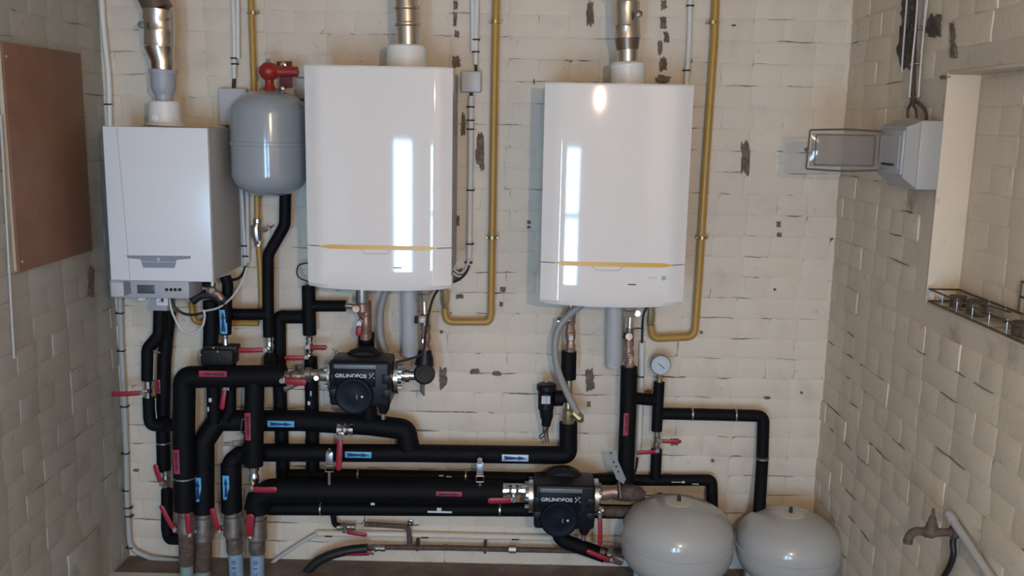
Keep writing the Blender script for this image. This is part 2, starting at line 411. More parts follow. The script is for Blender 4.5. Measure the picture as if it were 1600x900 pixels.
# flaked patches where the paint has come off, plug holes
def patch(px, py, w, h, wall='b', m='patch', n=24, jag=0.42, seed=0):
    rnd = random.Random(int(px*7+py+seed))
    pts = []
    for k in range(n):
        a = 2*PI*k/n; c, s_ = math.cos(a), math.sin(a)
        q = max(abs(c), abs(s_)); f = (1-rnd.uniform(0, jag))/q**0.8
        x, y = px+c*f*w/2, py+s_*f*h/2
        pts.append(at(x, y, 0.0) if wall == 'b' else atx(x, y, XR if wall == 'r' else XL))
    off = {'b': (0, -.0078, 0), 'r': (-.0095, 0, 0), 'l': (.0088, 0, 0)}[wall]
    return mb().prism(pts, off).build('flaked_patch', m, {'b': wb, 'r': wr, 'l': wl}[wall], 20)
for a in ((922, 20, 14, 46), (712, 8, 9, 18), (711, 30, 7, 26), (714, 53, 9, 13), (713, 97, 16, 24), (1037, 8, 11, 18), (1036, 36, 12, 22),
          (1041, 58, 10, 20), (1031, 75, 8, 26), (1036, 100, 15, 26), (1036, 124, 28, 15), (724, 193, 8, 40), (750, 236, 17, 66), (1165, 247, 17, 58),
          (1216, 350, 8, 11), (1217, 367, 9, 9), (826, 347, 7, 7), (826, 355, 6, 5), (692, 590, 15, 40), (742, 580, 18, 11), (776, 583, 16, 8),
          (921, 594, 17, 44), (920, 631, 7, 9), (718, 463, 15, 8), (786, 452, 11, 9), (783, 475, 7, 9), (1095, 519, 6, 6), (1210, 452, 5, 5), (1252, 613, 5, 5),
          (690, 518, 6, 6), (1198, 621, 12, 5), (1113, 719, 6, 6), (1053, 690, 14, 12), (715, 430, 18, 26), (716, 345, 5, 20), (1012, 613, 12, 12), (1146, 40, 9, 4), (760, 840, 5, 5), (213, 734, 9, 5)):
    patch(*a)
for a in ((1420, 20, 20, 66, 'r', 'soot'), (1417, 75, 26, 72, 'r', 'soot'), (1462, 40, 24, 40, 'r', 'soot'), (1493, 64, 10, 62, 'r', 'patch'), (1476, 121, 6, 7, 'r', 'patch')):
    patch(*a)
patch(139, 440, 11, 58, 'l')
# pencilled mark
q = at(834.5, 128, 0.0085); text_mesh('pencil_mark', '1', 0.026, q, (1, 0, 0), (0, 0, 1), 'ink', wb, 0.9, 0.001)
# plain darker panel standing in for a recess low on the left wall
p0, p1 = atx(106, 905, XL), atx(152, 800, XL)
mb().box((XL, p0.y, 0.0), (XL+.010, p1.y, atx(128, 845, XL).z), 0.004).build('recess_panel', 'joint_left', wl)

# ================================================================== boilers
Y_ = Vector((0, -1, 0)); X_ = Vector((1, 0, 0)); Z_ = Vector((0, 0, 1))
def big_boiler(x, z, label, logo):
    W_, H_, D_ = 0.50, 0.752, 0.48
    t = thing('gas_boiler', label, 'boiler', (x+W_/2, 0, z), 'large white wall boilers')
    mb().box((x+.012, -D_+.06, z+.02), (x+W_-.012, -.0, z+H_-.004), .006).build('casing', 'casing_grey', t)
    zs = z+0.143                                  # seam height
    def cover(z0, z1, name, flare):
        # front shell: flat centre, shallow facets to the sides, gently convex
        n = 32; vs = []; rows = [z0, z0+.012, (z0+z1)/2, z1-.006, z1]
        for j, zz in enumerate(rows):
            for i in range(n+1):
                u = -1+2*i/n; w = W_/2
                yy = -D_+.009*u*u + (max(0, abs(u)-.80)/.20)**1.0*.020
                if j == 0 and flare: yy += .010
                if j == 4 and not flare: yy += .004
                dz = (-.010*(1-u*u) if (j == 0 and flare) else 0)
                vs.append((x+w+u*w, yy, zz+dz))
        m = n+1
        fs = [(j*m+i, j*m+i+1, (j+1)*m+i+1, (j+1)*m+i) for j in range(len(rows)-1) for i in range(n)]
        k = len(vs); back = [(v[0], -D_+.10, v[2]) for v in vs]
        vs += back
        R_ = len(rows)
        for i in range(n):
            fs.append((i+1, i, k+i, k+i+1)); q = (R_-1)*m; fs.append((q+i, q+i+1, k+q+i+1, k+q+i))
        for j in range(R_-1):
            fs.append((j*m, (j+1)*m, k+(j+1)*m, k+j*m)); q = m-1; fs.append((q+(j+1)*m, q+j*m, k+q+j*m, k+q+(j+1)*m))
        fs += [(k+j*m+i+1, k+j*m+i, k+(j+1)*m+i, k+(j+1)*m+i+1) for j in range(R_-1) for i in range(n)]
        return mb().add(vs, fs).build(name, 'white_gloss', t, 30, False)
    cover(zs+.0015, z+H_, 'front_cover', False)
    low = cover(z, zs-.0015, 'lower_flap', True)
    mb().box((x+.01, -D_+.03, zs-.004), (x+W_-.01, -D_+.09, zs+.004)).build('seam', 'seam', t)
    # amber lens-shaped strip over the seam
    n = 24; top, bot = [], []
    for i in range(n+1):
        u = -1+2*i/n; xx = x+W_/2+u*.205; h = .0082*min(1, (1-abs(u))*7)
        yy = -D_+.009*(u*.82)**2-.0035
        top.append((xx, yy, zs+h*.8)); bot.append((xx, yy, zs-h*.9))
    k = n+1; vs = top+bot+[(v[0], v[1]+.008, v[2]) for v in top+bot]; fs = []
    for i in range(n): fs += [(i, i+1, k+i+1, k+i), (2*k+i, i, i+1, 2*k+i+1)[::-1], (k+i, k+i+1, 3*k+i+1, 3*k+i)[::-1]]
    mb().add(vs, fs).build('amber_strip', 'amber', t)
    # moulded grip under the strip
    gx = x+W_/2-.02 if logo else x+W_/2-.008
    poly = [(gx-.052, 0, zs-.006), (gx+.052, 0, zs-.006), (gx+.040, 0, zs-.021), (gx-.040, 0, zs-.021)]
    g_ = mb().prism([(p[0], -D_-.0012, p[2]) for p in poly], (0, .004, 0)).build('grip', 'white_gloss', t)
    b = mb(); e = [Vector((p[0], -D_-.0014, p[2])) for p in poly]
    b.tube(fillet([e[0], e[3], e[2], e[1]], .006), .0011, 6); b.build('grip_edge', 'shade_seam', g_)
    mb().box((x+W_/2+.052, -D_-.0006, z+.072), (x+W_/2+.080, -D_+.003, z+.0755)).build('slot', 'ink', t)
    if logo:
        yy = -D_+.0035
        mb().lathe((x+.425, yy+.003, z+.098), (0, -1, 0), [(0, .0085), (.0045, .0085)], 16).build('emblem', 'teal_print', t)
        text_mesh('maker_lettering', 'De Dietrich', .013, (x+.365, yy-.0008, z+.099), X_, Z_, 'teal_print', t, 1.15)
    else:
        pass
    return t
MBX, MBZ, RBX, RBZ = 48.4298-49.1589, 1.2505, 49.2399-49.1589, 1.2084
big_boiler(MBX, MBZ, 'glossy white wall boiler beside the hanging grey vessel, amber strip across', False)
big_boiler(RBX, RBZ, 'glossy white wall boiler above the floor vessels, faint logo under amber strip', True)

# small boiler on the left
sx, sz, sd, sw, sh = 47.6994-49.1589, 1.2399, 0.364, 0.368, 0.5459
t = thing('small_gas_boiler', 'smaller satin white wall boiler with grey control panel beneath, by the corner', 'boiler', (sx+sw/2, 0, sz))
mb().box((sx+.004, -sd+.03, sz+.004), (sx+sw-.002, 0, sz+sh-.002), .004).build('casing', 'casing_grey', t)
fr = mb().box((sx, -sd, sz), (sx+sw, -sd+.032, sz+sh), .004).build('front_cover', 'white_satin', t)
b = mb(); b.tube([at(182.5, 199, sd+.0004), at(200, 398, sd+.0004), at(203, 438, sd+.0004)], .0010, 5); b.build('crease', 'shade_seam', fr)
h = mb().prism([at(*p, sd) for p in ((198, 399), (298, 400), (298, 404), (276, 406), (273, 418.5), (224, 418), (220, 405), (200, 403))], (0, -.003, 0)).build('handle_plate', 'handle_grey', t)
mb().prism([at(*p, sd+.003) for p in ((221, 408), (275, 409), (274.6, 410), (221.4, 409.2))], (0, -.001, 0)).build('handle_line', 'grey_light', h)
mb().lathe(at(248, 405, sd+.0025), Y_, [(0, .006), (.0015, .006)], 12).build('emblem', 'grey_light', h)
# control panel
p0, p1 = at(174, 464, sd-.02), at(296, 440, sd-.02)
cp = mb().box((p0.x, -sd+.012, p0.z), (p1.x, -sd+.16, sz-.001), .004).build('control_panel', 'grey_plastic', t)
a0_, a1_ = at(215, 458.5, sd-.012), at(241.5, 445.5, sd-.012)
mb().box((a0_.x, -sd+.0095, a0_.z), (a1_.x, -sd+.014, a1_.z), .001).build('display', 'screen', cp)
for px in (260.5, 267.5, 274, 281):
    mb().lathe(at(px, 452.5, sd-.012), Y_, [(0, .0062), (.003, .0058), (.0045, .004)], 14).build('button', 'ink', cp)
mb().prism([at(*p, sd-.012) for p in ((193, 439.5), (203, 440), (205.5, 458), (194, 462.5))], (0, -.002, 0)).build('panel_insert', 'grey_dark', cp)
q0, q1 = at(175, 463, sd-.012), at(193, 440, sd-.012)
mb().box((q0.x, -sd+.010, q0.z), (q1.x, -sd+.02, q1.z-.004), .002).build('panel_cap', 'grey_light', cp)
q0, q1 = at(240, 483, .18), at(265, 462, .18)
su = mb().box((q0.x, -.21, q0.z), (q1.x, -.12, q1.z), .003).build('sump_block', 'grey_plastic', t)
q0, q1 = at(245, 477, .212), at(262, 464, .212)
st = mb().box((q0.x, -.2125, q0.z), (q1.x, -.2095, q1.z)).build('sticker', 'paper', su)
c_ = at(253.5, 468, .2135)
mb().prism([c_+Vector(v) for v in ((-.003, 0, .008), (.003, 0, .008), (.003, 0, 0), (.008, 0, 0), (0, 0, -.009), (-.008, 0, 0), (-.003, 0, 0))], (0, -.0006, 0)).build('arrow_mark', 'ink', st)
c_ = at(252, 471.5, .2135); mb().box(c_-Vector((.011, .0003, .001)), c_+Vector((.011, .0003, .001))).build('text_line', 'ink', st)
mb().lathe(at(222, 464, .25), -Z_, [(0, .018), (.006, .02), (.012, .017), (.016, .008)], 18).build('drain_cap', 'white_plastic', t)

# ================================================================== flues
def flue(label, base, secs, grp='boiler flues', elbow=None, tabs=()):
    t = thing('flue_pipe', label, 'flue', base, grp); base = Vector(base); last = None
    for name, m, prof in secs:
        pts = [(p[0], p[1], p[2]) for p in prof]                # (px x, px y, px width) on the flue's own depth plane
        d = -base.y; P_ = [at(p[0], p[1], d) for p in pts]
        rr = [p[2]/2*sc(q) for p, q in zip(pts, P_)]
        mb().tube(P_, rr, 28).build(name, m, t, 30)
    for (px, py, r, m) in tabs:
        mb().lathe(at(px, py, -base.y+.05), Y_, [(0, r), (.012, r), (.014, r*.6)], 16).build('test_cap', m, t)
    return t
flue('short flue with grey reducer and steel offset bend on the small boiler', (at(258, 197, .2)),
     [('collar', 'white_plastic', [(258.5, 196, 58), (258.5, 193, 57), (258.5, 191, 51), (257.5, 180, 49), (256.5, 160, 47), (256.4, 158, 44)]),
      ('reducer', 'grey_plastic', [(256.4, 160, 26), (256.2, 148, 27), (256, 143, 34), (255.5, 137, 38), (255, 116, 39), (255, 115.5, 43), (255, 109, 43), (255, 108.5, 39)]),
      ('bend', 'steel', [(254, 109, 34), (253.8, 96, 35), (253, 92, 36), (249.5, 76, 44), (249, 72, 46)]),
      ('pipe', 'steel', [(249, 72.5, 48), (249, 70.5, 48), (249, 70, 46.5), (249, 50, 46.5), (249, 48, 47.5), (249, 46, 46.5), (248, 32, 46.5), (248, 30, 48), (247.5, 18, 47), (247.5, 15, 48)]),
      ('upper_elbow', 'steel_brown', [(247.5, 16, 46), (244, 8, 45), (237, -6, 44), (225, -26, 44)])],
     tabs=((222, 39, .012, 'grey_dark'), (244, 184, .013, 'white_plastic')))
flue('straight steel flue in wide white collar above the boiler beside the hanging vessel', (at(636, 103, .26)),
     [('collar', 'white_plastic', [(635.5, 112, 64), (635.5, 80, 63), (635.5, 73, 61), (635.5, 70.5, 54)]),
      ('pipe', 'steel', [(637, 72, 35), (636.5, 42, 36), (636.3, 40, 41), (636.2, 37, 41), (636, 35, 38), (635.5, 16, 38), (635.5, 14, 41), (635.3, 11, 41)]),
      ('upper_pipe', 'steel', [(635, 12, 36), (634.5, 0, 35), (633, -40, 35)])],
     tabs=((622, 91, .010, 'white_plastic'),))
flue('stepped steel flue in narrow white collar above the boiler with the logo', (at(982, 132, .26)),
     [('collar', 'white_plastic', [(981.5, 140, 53), (981.5, 106, 54), (981.5, 105, 55), (981, 101, 55), (981, 98, 50), (981, 96.5, 44)]),
      ('pipe', 'steel', [(980.5, 98, 32), (980.5, 77, 33)]),
      ('reducer', 'steel_brown', [(980.5, 78, 34), (980, 64, 38), (980, 59, 40)]),
      ('upper_pipe', 'steel', [(980, 60, 42), (980, 57, 42), (979.5, 42, 40), (979.5, 40, 42), (979.3, 32, 40), (979, 16, 40), (979, 4, 42), (978.5, 2, 40), (977, -40, 40)])],
     tabs=((998, 22, .012, 'steel_brown'), (975, 122, .008, 'white_plastic')))

# ================================================================== expansion vessels
def pressure_vessel(name, label, cx, cy_top, width, d, m, hgt, grp=None, feet=True):
    c0 = at(cx, cy_top, d); r = width/2*sc(at(cx, cy_top+60, d)); zt = c0.z; dome = r*.60
    base_z = 0.0 if feet else zt-hgt
    t = thing(name, label, 'expansion vessel', (c0.x, c0.y, base_z), grp)
    up_ = [(zt-dome*(1-math.cos(PI/2*k/14)), max(.001, r*math.sin(PI/2*k/14)**.85)) for k in range(15)]
    zb = (0.09 if feet else zt-hgt)
    lo_ = [(zb+dome*(1-math.cos(PI/2*k/14)), max(.001, r*math.sin(PI/2*k/14)**.85)) for k in range(15)][::-1]
    zm = (zt+zb)/2
    body = mb().lathe((c0.x, c0.y, 0), Z_, [(z, q) for z, q in up_+[(zm+.006, r)]], 48)
    o1 = body.build('upper_shell', m, t, 50)
    mb().lathe((c0.x, c0.y, 0), Z_, [(zm-.006, r)]+lo_, 48).build('lower_shell', m, t, 50)
    mb().lathe((c0.x, c0.y, zm), Z_, [(-.008, r-.002), (-.006, r+.004), (.006, r+.004), (.008, r-.002)], 48).build('seam_band', m, t)
    if feet:
        for k in range(3):
            a = 2*PI*k/3+.5; p = Vector((c0.x+math.cos(a)*r*.72, c0.y+math.sin(a)*r*.72, 0))
            mb().box(p-Vector((.02, .02, 0)), p+Vector((.02, .02, .14)), .004).build('foot', m, t)
    return t, c0, r, o1
t, c0, r, sh_ = pressure_vessel('hanging_expansion_vessel', 'grey pressure vessel hung on the wall between two boilers, red valve on top', 419, 141, 118, .19, 'vessel_grey', .385, feet=False)
top = c0+Vector((.005, 0, -.004))
vb = mb().lathe(top, Z_, [(-.004, .024), (.012, .022), (.022, .016), (.040, .016), (.05, .030), (.068, .038), (.085, .035), (.098, .022), (.102, .014)], 24).build('valve_body', 'red_paint', t)
mb().lathe(top+Vector((0, 0, .10)), Z_, [(0, .014), (.004, .014), (.012, .008), (.016, .005)], 16).build('valve_cap', 'chrome', vb)
mb().lathe(top+Vector((.02, 0, .072)), X_, [(0, .020), (.045, .018), (.085, .018)], 18).build('side_arm', 'red_paint', vb)
br = at(446, 96, .10); q = at(432, 96, .09); q2 = at(456, 138, .09)
bk = mb().prism([at(*p, .095) for p in ((432.5, 96), (455, 95.5), (456.5, 137), (437, 137.5), (436, 107), (432.5, 107))], (0, .012, 0)).build('bracket', 'red_dark', t)
mb().lathe(at(442.5, 101.5, .096), Y_, [(0, .012), (.004, .012), (.006, .007)], 16).build('bracket_screw', 'chrome', bk)
mb().lathe(at(441.5, 138.5, .15), Y_, [(0, .010), (.012, .010), (.014, .006)], 12).build('bleed_screw', 'zinc', t)
mb().lathe(at(428, 298.5, .19), Y_, [(0, .006), (.004, .006)], 10).build('drain_plug', 'ink', t)
for cx, ty, wdt, lab, pale in ((1061, 783, 173, 'larger pale grey floor vessel beside the lower pump', 0), (1235.5, 801, 160, 'smaller pale grey floor vessel in the corner', 1)):
    t, c0, r, sh_ = pressure_vessel('floor_expansion_vessel', lab, cx, ty, wdt, .27, 'vessel_pale', .6, 'grey floor vessels')
    z0 = c0.z
    # pale label disc lying on the crown, with the black charging stud
    n = 20; rings = [(.001, .0012), (.035, .0012), (.052, .0010), (.0525, -.002)]
    prof = []
    for rr_, ex in rings:
        a = math.asin(min(1, (rr_/r)**(1/.85))); prof.append((z0-r*.60*(1-math.cos(a))+ex, rr_))
    dsc = mb().lathe((c0.x, c0.y, 0), Z_, prof, 28).build('crown_disc', 'vessel_disc', t, 60)
    mb().lathe(c0-Vector((0, 0, .002)), Z_, [(0, .0075), (.02, .007), (.026, .004)], 12).build('charging_stud', 'ink', dsc)

# ================================================================== pipes: builders
def tubepx(name, m, parent, pts, d, w, fil=0.0, seg=16, sm=False):
    P_ = P3(pts, d); r = w/2*sc(P_[len(P_)//2])
    if sm: P_ = smooth(P_)
    elif fil: P_ = fillet(P_, fil)
    return mb().tube(P_, r, seg).build(name, m, parent, 40)
def ring(parent, px, py, d, w, ax, m='zinc', ln=.006, name='clamp'):
    p = at(px, py, d); r = w/2*sc(p); ax = Vector(ax)
    return mb().lathe(p-ax*ln/2, ax, [(0, r), (0, r+.0025), (ln, r+.0025), (ln, r)], 24).build(name, m, parent)
def sticker(parent, px, py, d, w, ln_px, wd_px, direc, colour, arrow):
    """flow-arrow label wrapped on the front of a pipe.  direc: 'R','L','U','D'"""
    c = at(px, py, d); s_ = sc(c); r = w/2*s_+.0008; L = ln_px*s_; Wd = wd_px*s_
    U = {'R': X_, 'L': -X_, 'U': Z_, 'D': -Z_}[direc]; V = U.cross(Y_)
    def pt(u, v, lift):
        a = v/r; return c+U*u+V*(math.sin(a)*(r+lift))+Y_*(math.cos(a)*(r+lift))
    n = 6; vs = [pt(u, -Wd/2+Wd*k/n, 0) for u in (-L/2, L/2) for k in range(n+1)]
    m_ = n+1; fs = [(k, k+1, m_+k+1, m_+k) for k in range(n)]
    vs += [pt(u, -Wd/2+Wd*k/n, -.0012) for u in (-L/2, L/2) for k in range(n+1)]
    fs += [(k+1, k, 2*m_+k, 2*m_+k+1) for k in range(n)]+[(m_+k, m_+k+1, 3*m_+k+1, 3*m_+k) for k in range(n)]
    fs += [(0, m_, 3*m_, 2*m_), (m_-1, 2*m_-1, 4*m_-1, 3*m_-1)]
    o = mb().add(vs, fs).build('arrow_label', colour, parent)
    # long tapering arrow with a notched tail
    half = [(-.44, .30), (.12, .12), (.12, .30), (.44, 0)]
    top_ = [(a*L, b_*Wd) for a, b_ in half]; vs = []; fs = []
    for i, (a, b_) in enumerate(top_):
        vs += [pt(a, b_, .0006), pt(a, 0, .0006), pt(a, -b_, .0006)]
    vs[1] = pt(-.38*L, 0, .0006)
    for i in range(len(top_)-1):
        k = i*3; fs += [(k, k+3, k+4, k+1), (k+1, k+4, k+5, k+2)]
    mb().add(vs, fs).build('arrow_mark', arrow, o)
    return o
def pipe(label, pts, d, w, fil=.05, stickers=(), rings=(), prints=(), extra=(), name='insulated_pipe', m='insulation', part='foam_sleeve', cat='pipe', grp='black insulated pipes', seg=18):
    P_ = P3(pts, d); lo_ = min(P_, key=lambda p: p.z)
    t = thing(name, label, cat, lo_, grp)
    tubepx(part, m, t, pts, d, w, fil, seg)
    for (p2, d2, w2, f2) in extra: tubepx(part, m, t, p2, d2, w2, f2, seg)
    for s_ in stickers: sticker(t, *s_[:3], max(s_[3], w), *s_[4:])
    for (px, py, d2, w2, ax) in rings: ring(t, px, py, d2, max(w2, w), ax)
    for (px, py, ln, ht, d2, w2) in prints:
        c = at(px, py, d2); k = sc(c); r = max(w2, w)/2*k+.0006; c = c+Y_*(r-.0012)
        mb().box(c-Vector((ln*k/2, .001, ht*k/2)), c+Vector((ln*k/2, .001, ht*k/2))).build('printed_mark', 'white_print', t)
    return t
R_, B_, BP = 'sticker_red', 'sticker_blue', 'sticker_pale'
# ---- big header pipes
pipe('thick black insulated pipe bending down from the upper pump, red arrow labels', [(446, 587), (288, 589), (287, 690), (289, 796)], .21, 34, .028,
     stickers=((338, 580, .21, 33, 43, 10, 'L', R_, 'arrow_red'), (282, 716, .21, 33, 39, 10, 'D', R_, 'arrow_red')), rings=((289, 745, .21, 31, Z_),), seg=24)
pipe('short thick insulated drop pipe with red arrow, below the upper pump line', [(398, 590), (397, 660), (396, 727)], .21, 30, 0,
     stickers=((392, 662, .21, 30, 44, 11, 'D', R_, 'arrow_red'),), seg=24)
pipe('thick return pipe with blue arrows that leaves the second rusty riser', [(318, 800, .16), (318, 690, .15), (340, 657, .11), (470, 657), (580, 664), (634, 671), (640, 702, .10)], .10, 33, .028,
     stickers=((314.5, 759, .157, 32, 39, 11, 'U', B_, 'arrow_blue'), (443, 657.5, .1035, 33, 41, 10, 'R', B_, 'arrow_blue')), seg=24)
pipe('long thick return pipe with blue and pale arrows, under the upper pump', [(362, 800, .16), (361, 722, .15), (380, 707, .11), (640, 708), (860, 711), (888, 711), (888, 660)], .10, 28, .022,
     stickers=((358, 756, .155, 32, 39, 10, 'U', B_, 'arrow_blue'), (562, 706, .1045, 28, 41, 10, 'R', B_, 'arrow_blue'), (805, 711, .1005, 28, 41, 11, 'R', BP, 'arrow_blue')),
     extra=(([(362, 798, .16), (361, 724, .15)], .16, 32, 0),), seg=24)
pipe('thick lower flow pipe with red label running to the lower pump', [(404, 800), (402, 778), (424, 766), (600, 767), (786, 769)], .21, 37, .03,
     stickers=((703, 765, .21, 34, 40, 8, 'R', R_, 'arrow_red'),), seg=24)
pipe('thin insulated pipe lying along the top of the lower flow pipe', [(452, 742), (520, 741), (745, 745), (1000, 750), (1112, 750), (1113, 800, .12)], .05, 18, .016,
     prints=((690, 740, 7, 2, .05, 17), (702, 741.5, 8, 1.6, .05, 17), (1066, 750, 5, 3, .05, 17), (1055, 750, 14, 1.2, .05, 17), (1085, 753, 10, 1.2, .05, 17)), rings=((560, 741, .05, 17, X_), (728, 744, .05, 17, X_)))
pipe('thin insulated pipe along the underside of the lower flow pipe, silver seam', [(385, 786), (424, 794), (620, 795), (830, 796), (990, 800)], .12, 22, .02,
     prints=((688, 795.5, 38, 3, .12, 20), (687, 791.5, 7, 5, .12, 20), (584, 783, 6, 4, .145, 20)), rings=((502, 794, .12, 20, X_), (781, 796, .12, 20, X_)))
# ---- vertical thin pipes left of the pump
pipe('insulated riser behind the upper pump line, nearer the hanging vessel drop', [(474, 495), (436, 495), (437, 600), (443, 752)], .04, 21, .014)
pipe('insulated riser with white print under the paired red valves', [(486, 572), (488, 660), (489, 752)], .045, 21, 0,
     prints=((488, 612, 2, 8, .045, 19), (485, 627, 4, 6, .045, 19)))
pipe('insulated upright stub between two side branches beside the upper boiler', [(482, 447), (483, 490), (484, 523)], .07, 21, 0,
     extra=(([(484, 478), (540, 478)], .07, 18, 0),))
pipe('black insulated drop pipe winding down from the hanging grey vessel', [(446, 296), (445, 352), (419, 398), (419, 470), (420, 526)], .10, 18, .06,
     extra=(([(420, 491), (358, 491)], .10, 18, 0),))
pipe('short insulated stub between a red valve and the upper pump line', [(421, 558), (421, 580, .2)], .10, 19, 0)
pipe('insulated pipe stepping sideways under the small boiler control panel', [(250, 484), (249, 524), (231, 545), (231, 594)], .12, 20, .04)
pipe('insulated elbow pipe below the leftmost red lever', [(233, 621), (234, 650), (236, 664), (262, 664), (287, 664, .2)], .12, 20, .04)
pipe('slanting insulated riser behind the leftmost red lever', [(264, 488), (257, 560), (254, 650), (256, 735)], .06, 21, 0,
     stickers=((251, 601, .06, 21, 22, 9, 'U', R_, 'arrow_red'),), rings=((256, 691, .06, 21, Z_),))
pipe('low insulated elbow pipe beside the first rusty riser', [(261, 765), (261, 825), (264, 842), (292, 842, .2)], .10, 18, .04)
pipe('insulated pipe ending in the black strainer below the small boiler', [(329, 470), (330, 505), (329, 548)], .14, 24, 0)
pipe('insulated pipe under the black strainer with small white print', [(333, 565), (334, 610), (335, 660)], .14, 22, 0,
     prints=((332, 622, 4.5, 6, .14, 22), (329, 636, 2, 7, .14, 22)))
pipe('short insulated drop with upright blue arrow label', [(353, 468), (352, 522)], .16, 19, 0, stickers=((351.5, 501, .16, 19, 38, 12, 'U', B_, 'arrow_blue'),))
pipe('insulated drop beside the upright red lever, below the strainer', [(360, 566), (360, 640), (352, 656)], .14, 18, .03)
# ---- pump branches
pipe('short insulated return drop behind the upper pump', [(572, 520), (573, 560), (577, 640), (577, 662)], .10, 25, 0)
pipe('short insulated sleeve on the lower boiler return', [(889, 549), (888, 592)], .14, 24, 0)
pipe('insulated flow pipe with red label falling from the lower boiler valve', [(983, 573), (981, 650), (977, 752)], .16, 26, 0, stickers=((977.5, 659, .16, 26, 36, 9.5, 'D', R_, 'arrow_red'),),
     extra=(([(990, 622), (1022, 625, .10)], .13, 19, 0),))
pipe('insulated upright below the pressure gauge', [(1030, 597), (1026, 673)], .10, 17, 0)
pipe('insulated branch running right and down to the smaller floor vessel', [(1030, 646), (1120, 648), (1193, 650), (1191, 720), (1186, 802, .2)], .08, 19, .026,
     rings=((1081, 647, .08, 18, X_), (1149, 648.5, .08, 18, X_), (1191, 716, .1, 18, Z_), (1188, 787, .17, 18, Z_)))
pipe('short insulated stub below the facing red levers', [(1026, 702), (1024, 748)], .07, 17, 0)
pipe('insulated drain pipe bending from under the lower pump toward the vessel', [(872, 806), (873, 842), (900, 852), (945, 868)], .19, 23, .05)
# ---- rusty risers and coated sleeves at the floor
def riser(label, px, ys, w, lower, txt, d):
    t = thing('floor_riser', label, 'pipe', at(px[1], 905, d), 'pipe risers coming out of the floor')
    (y0, y1, y2, y3) = ys
    P_ = lambda y, f=0: at(px[0]+(px[1]-px[0])*(y-y0)/(y3-y0), y, d)
    k = sc(P_(y1))
    mb().tube([P_(y0), P_(y0+4), P_(y0+5), P_(y0+12), P_(y0+13), P_(y1-6), P_(y1-5), P_(y1)], [w*.40*k, w*.40*k, w*.48*k, w*.48*k, w*.56*k, w*.62*k, w*.55*k, w*.5*k], 20).build('union', 'nickel_dull', t, 25)
    mid = mb().tube([P_(y1), P_(y1+1), P_(y2-4), P_(y2)], [w*.46*k, w*.5*k, w*.5*k, w*.46*k], 20).build('socket', 'rust' if lower == 'sleeve_green' else 'nickel_dull', t)
    bot = P_(y3).copy(); bt = P_(y2)
    sl = mb().tube([bt, P_(y3), Vector((bot.x, bot.y, -.01))], w*.42*k, 20).build('coated_sleeve', lower, t)
    for i, ch in enumerate(txt):
        y = y2+11+i*8.8; p = P_(y); text_mesh('hand_lettering', ch, .021, p+Y_*(w*.42*k+.0008), -Z_, X_, 'ink_blue', sl, 1.0, .0008)
    return t
riser('rusty floor riser nearest the left wall, red lever on its union', (291, 292), (792, 836, 882, 905), 24, 'sleeve_green', '', .21)
riser('second rusty floor riser, below an upward blue arrow', (318, 317), (794, 846, 890, 905), 27, 'sleeve_green', '', .16)
riser('floor riser in blue sleeve with letters, third from the left wall', (364, 370), (792, 840, 863, 905), 27, 'sleeve_blue', 'DEO', .16)
riser('floor riser in blue sleeve beside the brick wall gap, fourth from left', (402, 402), (797, 845, 864, 905), 26, 'sleeve_blue', 'DIT', .21)

# ================================================================== ball valves
def valve(label, px, py, d, axis, lev, llen, size=1.0, m='chrome', ln=30, side=0, lever='red_rubber', lw=7.5, grp='red lever ball valves', lift=.035, lp=(0, 0)):
    """axis: pixel direction of the pipe; lev: pixel direction of the lever from its pivot"""
    c = at(px, py, d); k = sc(c)
    ax = (at(px+axis[0], py+axis[1], d)-c).normalized(); r = .0135*size
    t = thing('ball_valve', label, 'valve', c, grp); L = ln*k
    mb().lathe(c-ax*L/2, ax, [(0, r), (0, r*1.18), (L*.2, r*1.18), (L*.22, r*.95), (L*.3, r*.95), (L*.42, r*1.22), (L*.58, r*1.22), (L*.7, r*.95), (L*.78, r*.95), (L*.8, r*1.18), (L, r*1.18), (L, r)], 12).build('body', m, t, 20)
    pc = at(px+lp[0], py+lp[1], d)
    st = pc+Y_*(r+lift)
    mb().lathe(pc, Y_, [(0, r*.62), (r+lift*.6, r*.62), (r+lift*.62, r*.4), (r+lift+.004, r*.4)], 12).build('stem', m, t, 20)
    mb().lathe(st-Y_*.001, Y_, [(0, r*.55), (.006, r*.55)], 6).build('lever_nut', 'chrome', t, 20)
    ld_ = (at(px+lp[0]+lev[0], py+lp[1]+lev[1], d)-pc).normalized(); nn = ld_.cross(Y_).normalized(); LL = llen*k; hw = lw/2*k
    b = mb(); n0 = .012
    b.obox(st+ld_*(n0/2)-Y_*.003, ld_*(n0), Y_*.0016, nn*hw*.8, .001, 1)
    lv = b.build('lever_plate', 'zinc', t)
    b = mb(); stn = [(n0, .75), (n0+.004, .95), (LL*.5, 1.0), (LL-.010, 1.05), (LL-.003, .85), (LL, .45)]; vs = []; fs = []
    bend = lambda s_: .006*min(1, s_/(LL*.35))
    for s_, f in stn:
        cc = st+ld_*s_+Y_*(bend(s_)-.001)
        for (a, b2) in ((-1, -.5), (-.6, -1), (.6, -1), (1, -.5), (1, .5), (.6, 1), (-.6, 1), (-1, .5)):
            vs.append(cc+nn*(a*hw*f)+Y_*(b2*.0042))
    for i in range(len(stn)-1):
        for q in range(8): fs.append((i*8+q, i*8+(q+1) % 8, (i+1)*8+(q+1) % 8, (i+1)*8+q))
    fs += [tuple(range(7, -1, -1)), tuple(range((len(stn)-1)*8, len(stn)*8))]
    b.add(vs, fs).build('lever_grip', lever, t, 40)
    return t
V, Hh = (0, 1), (1, 0)
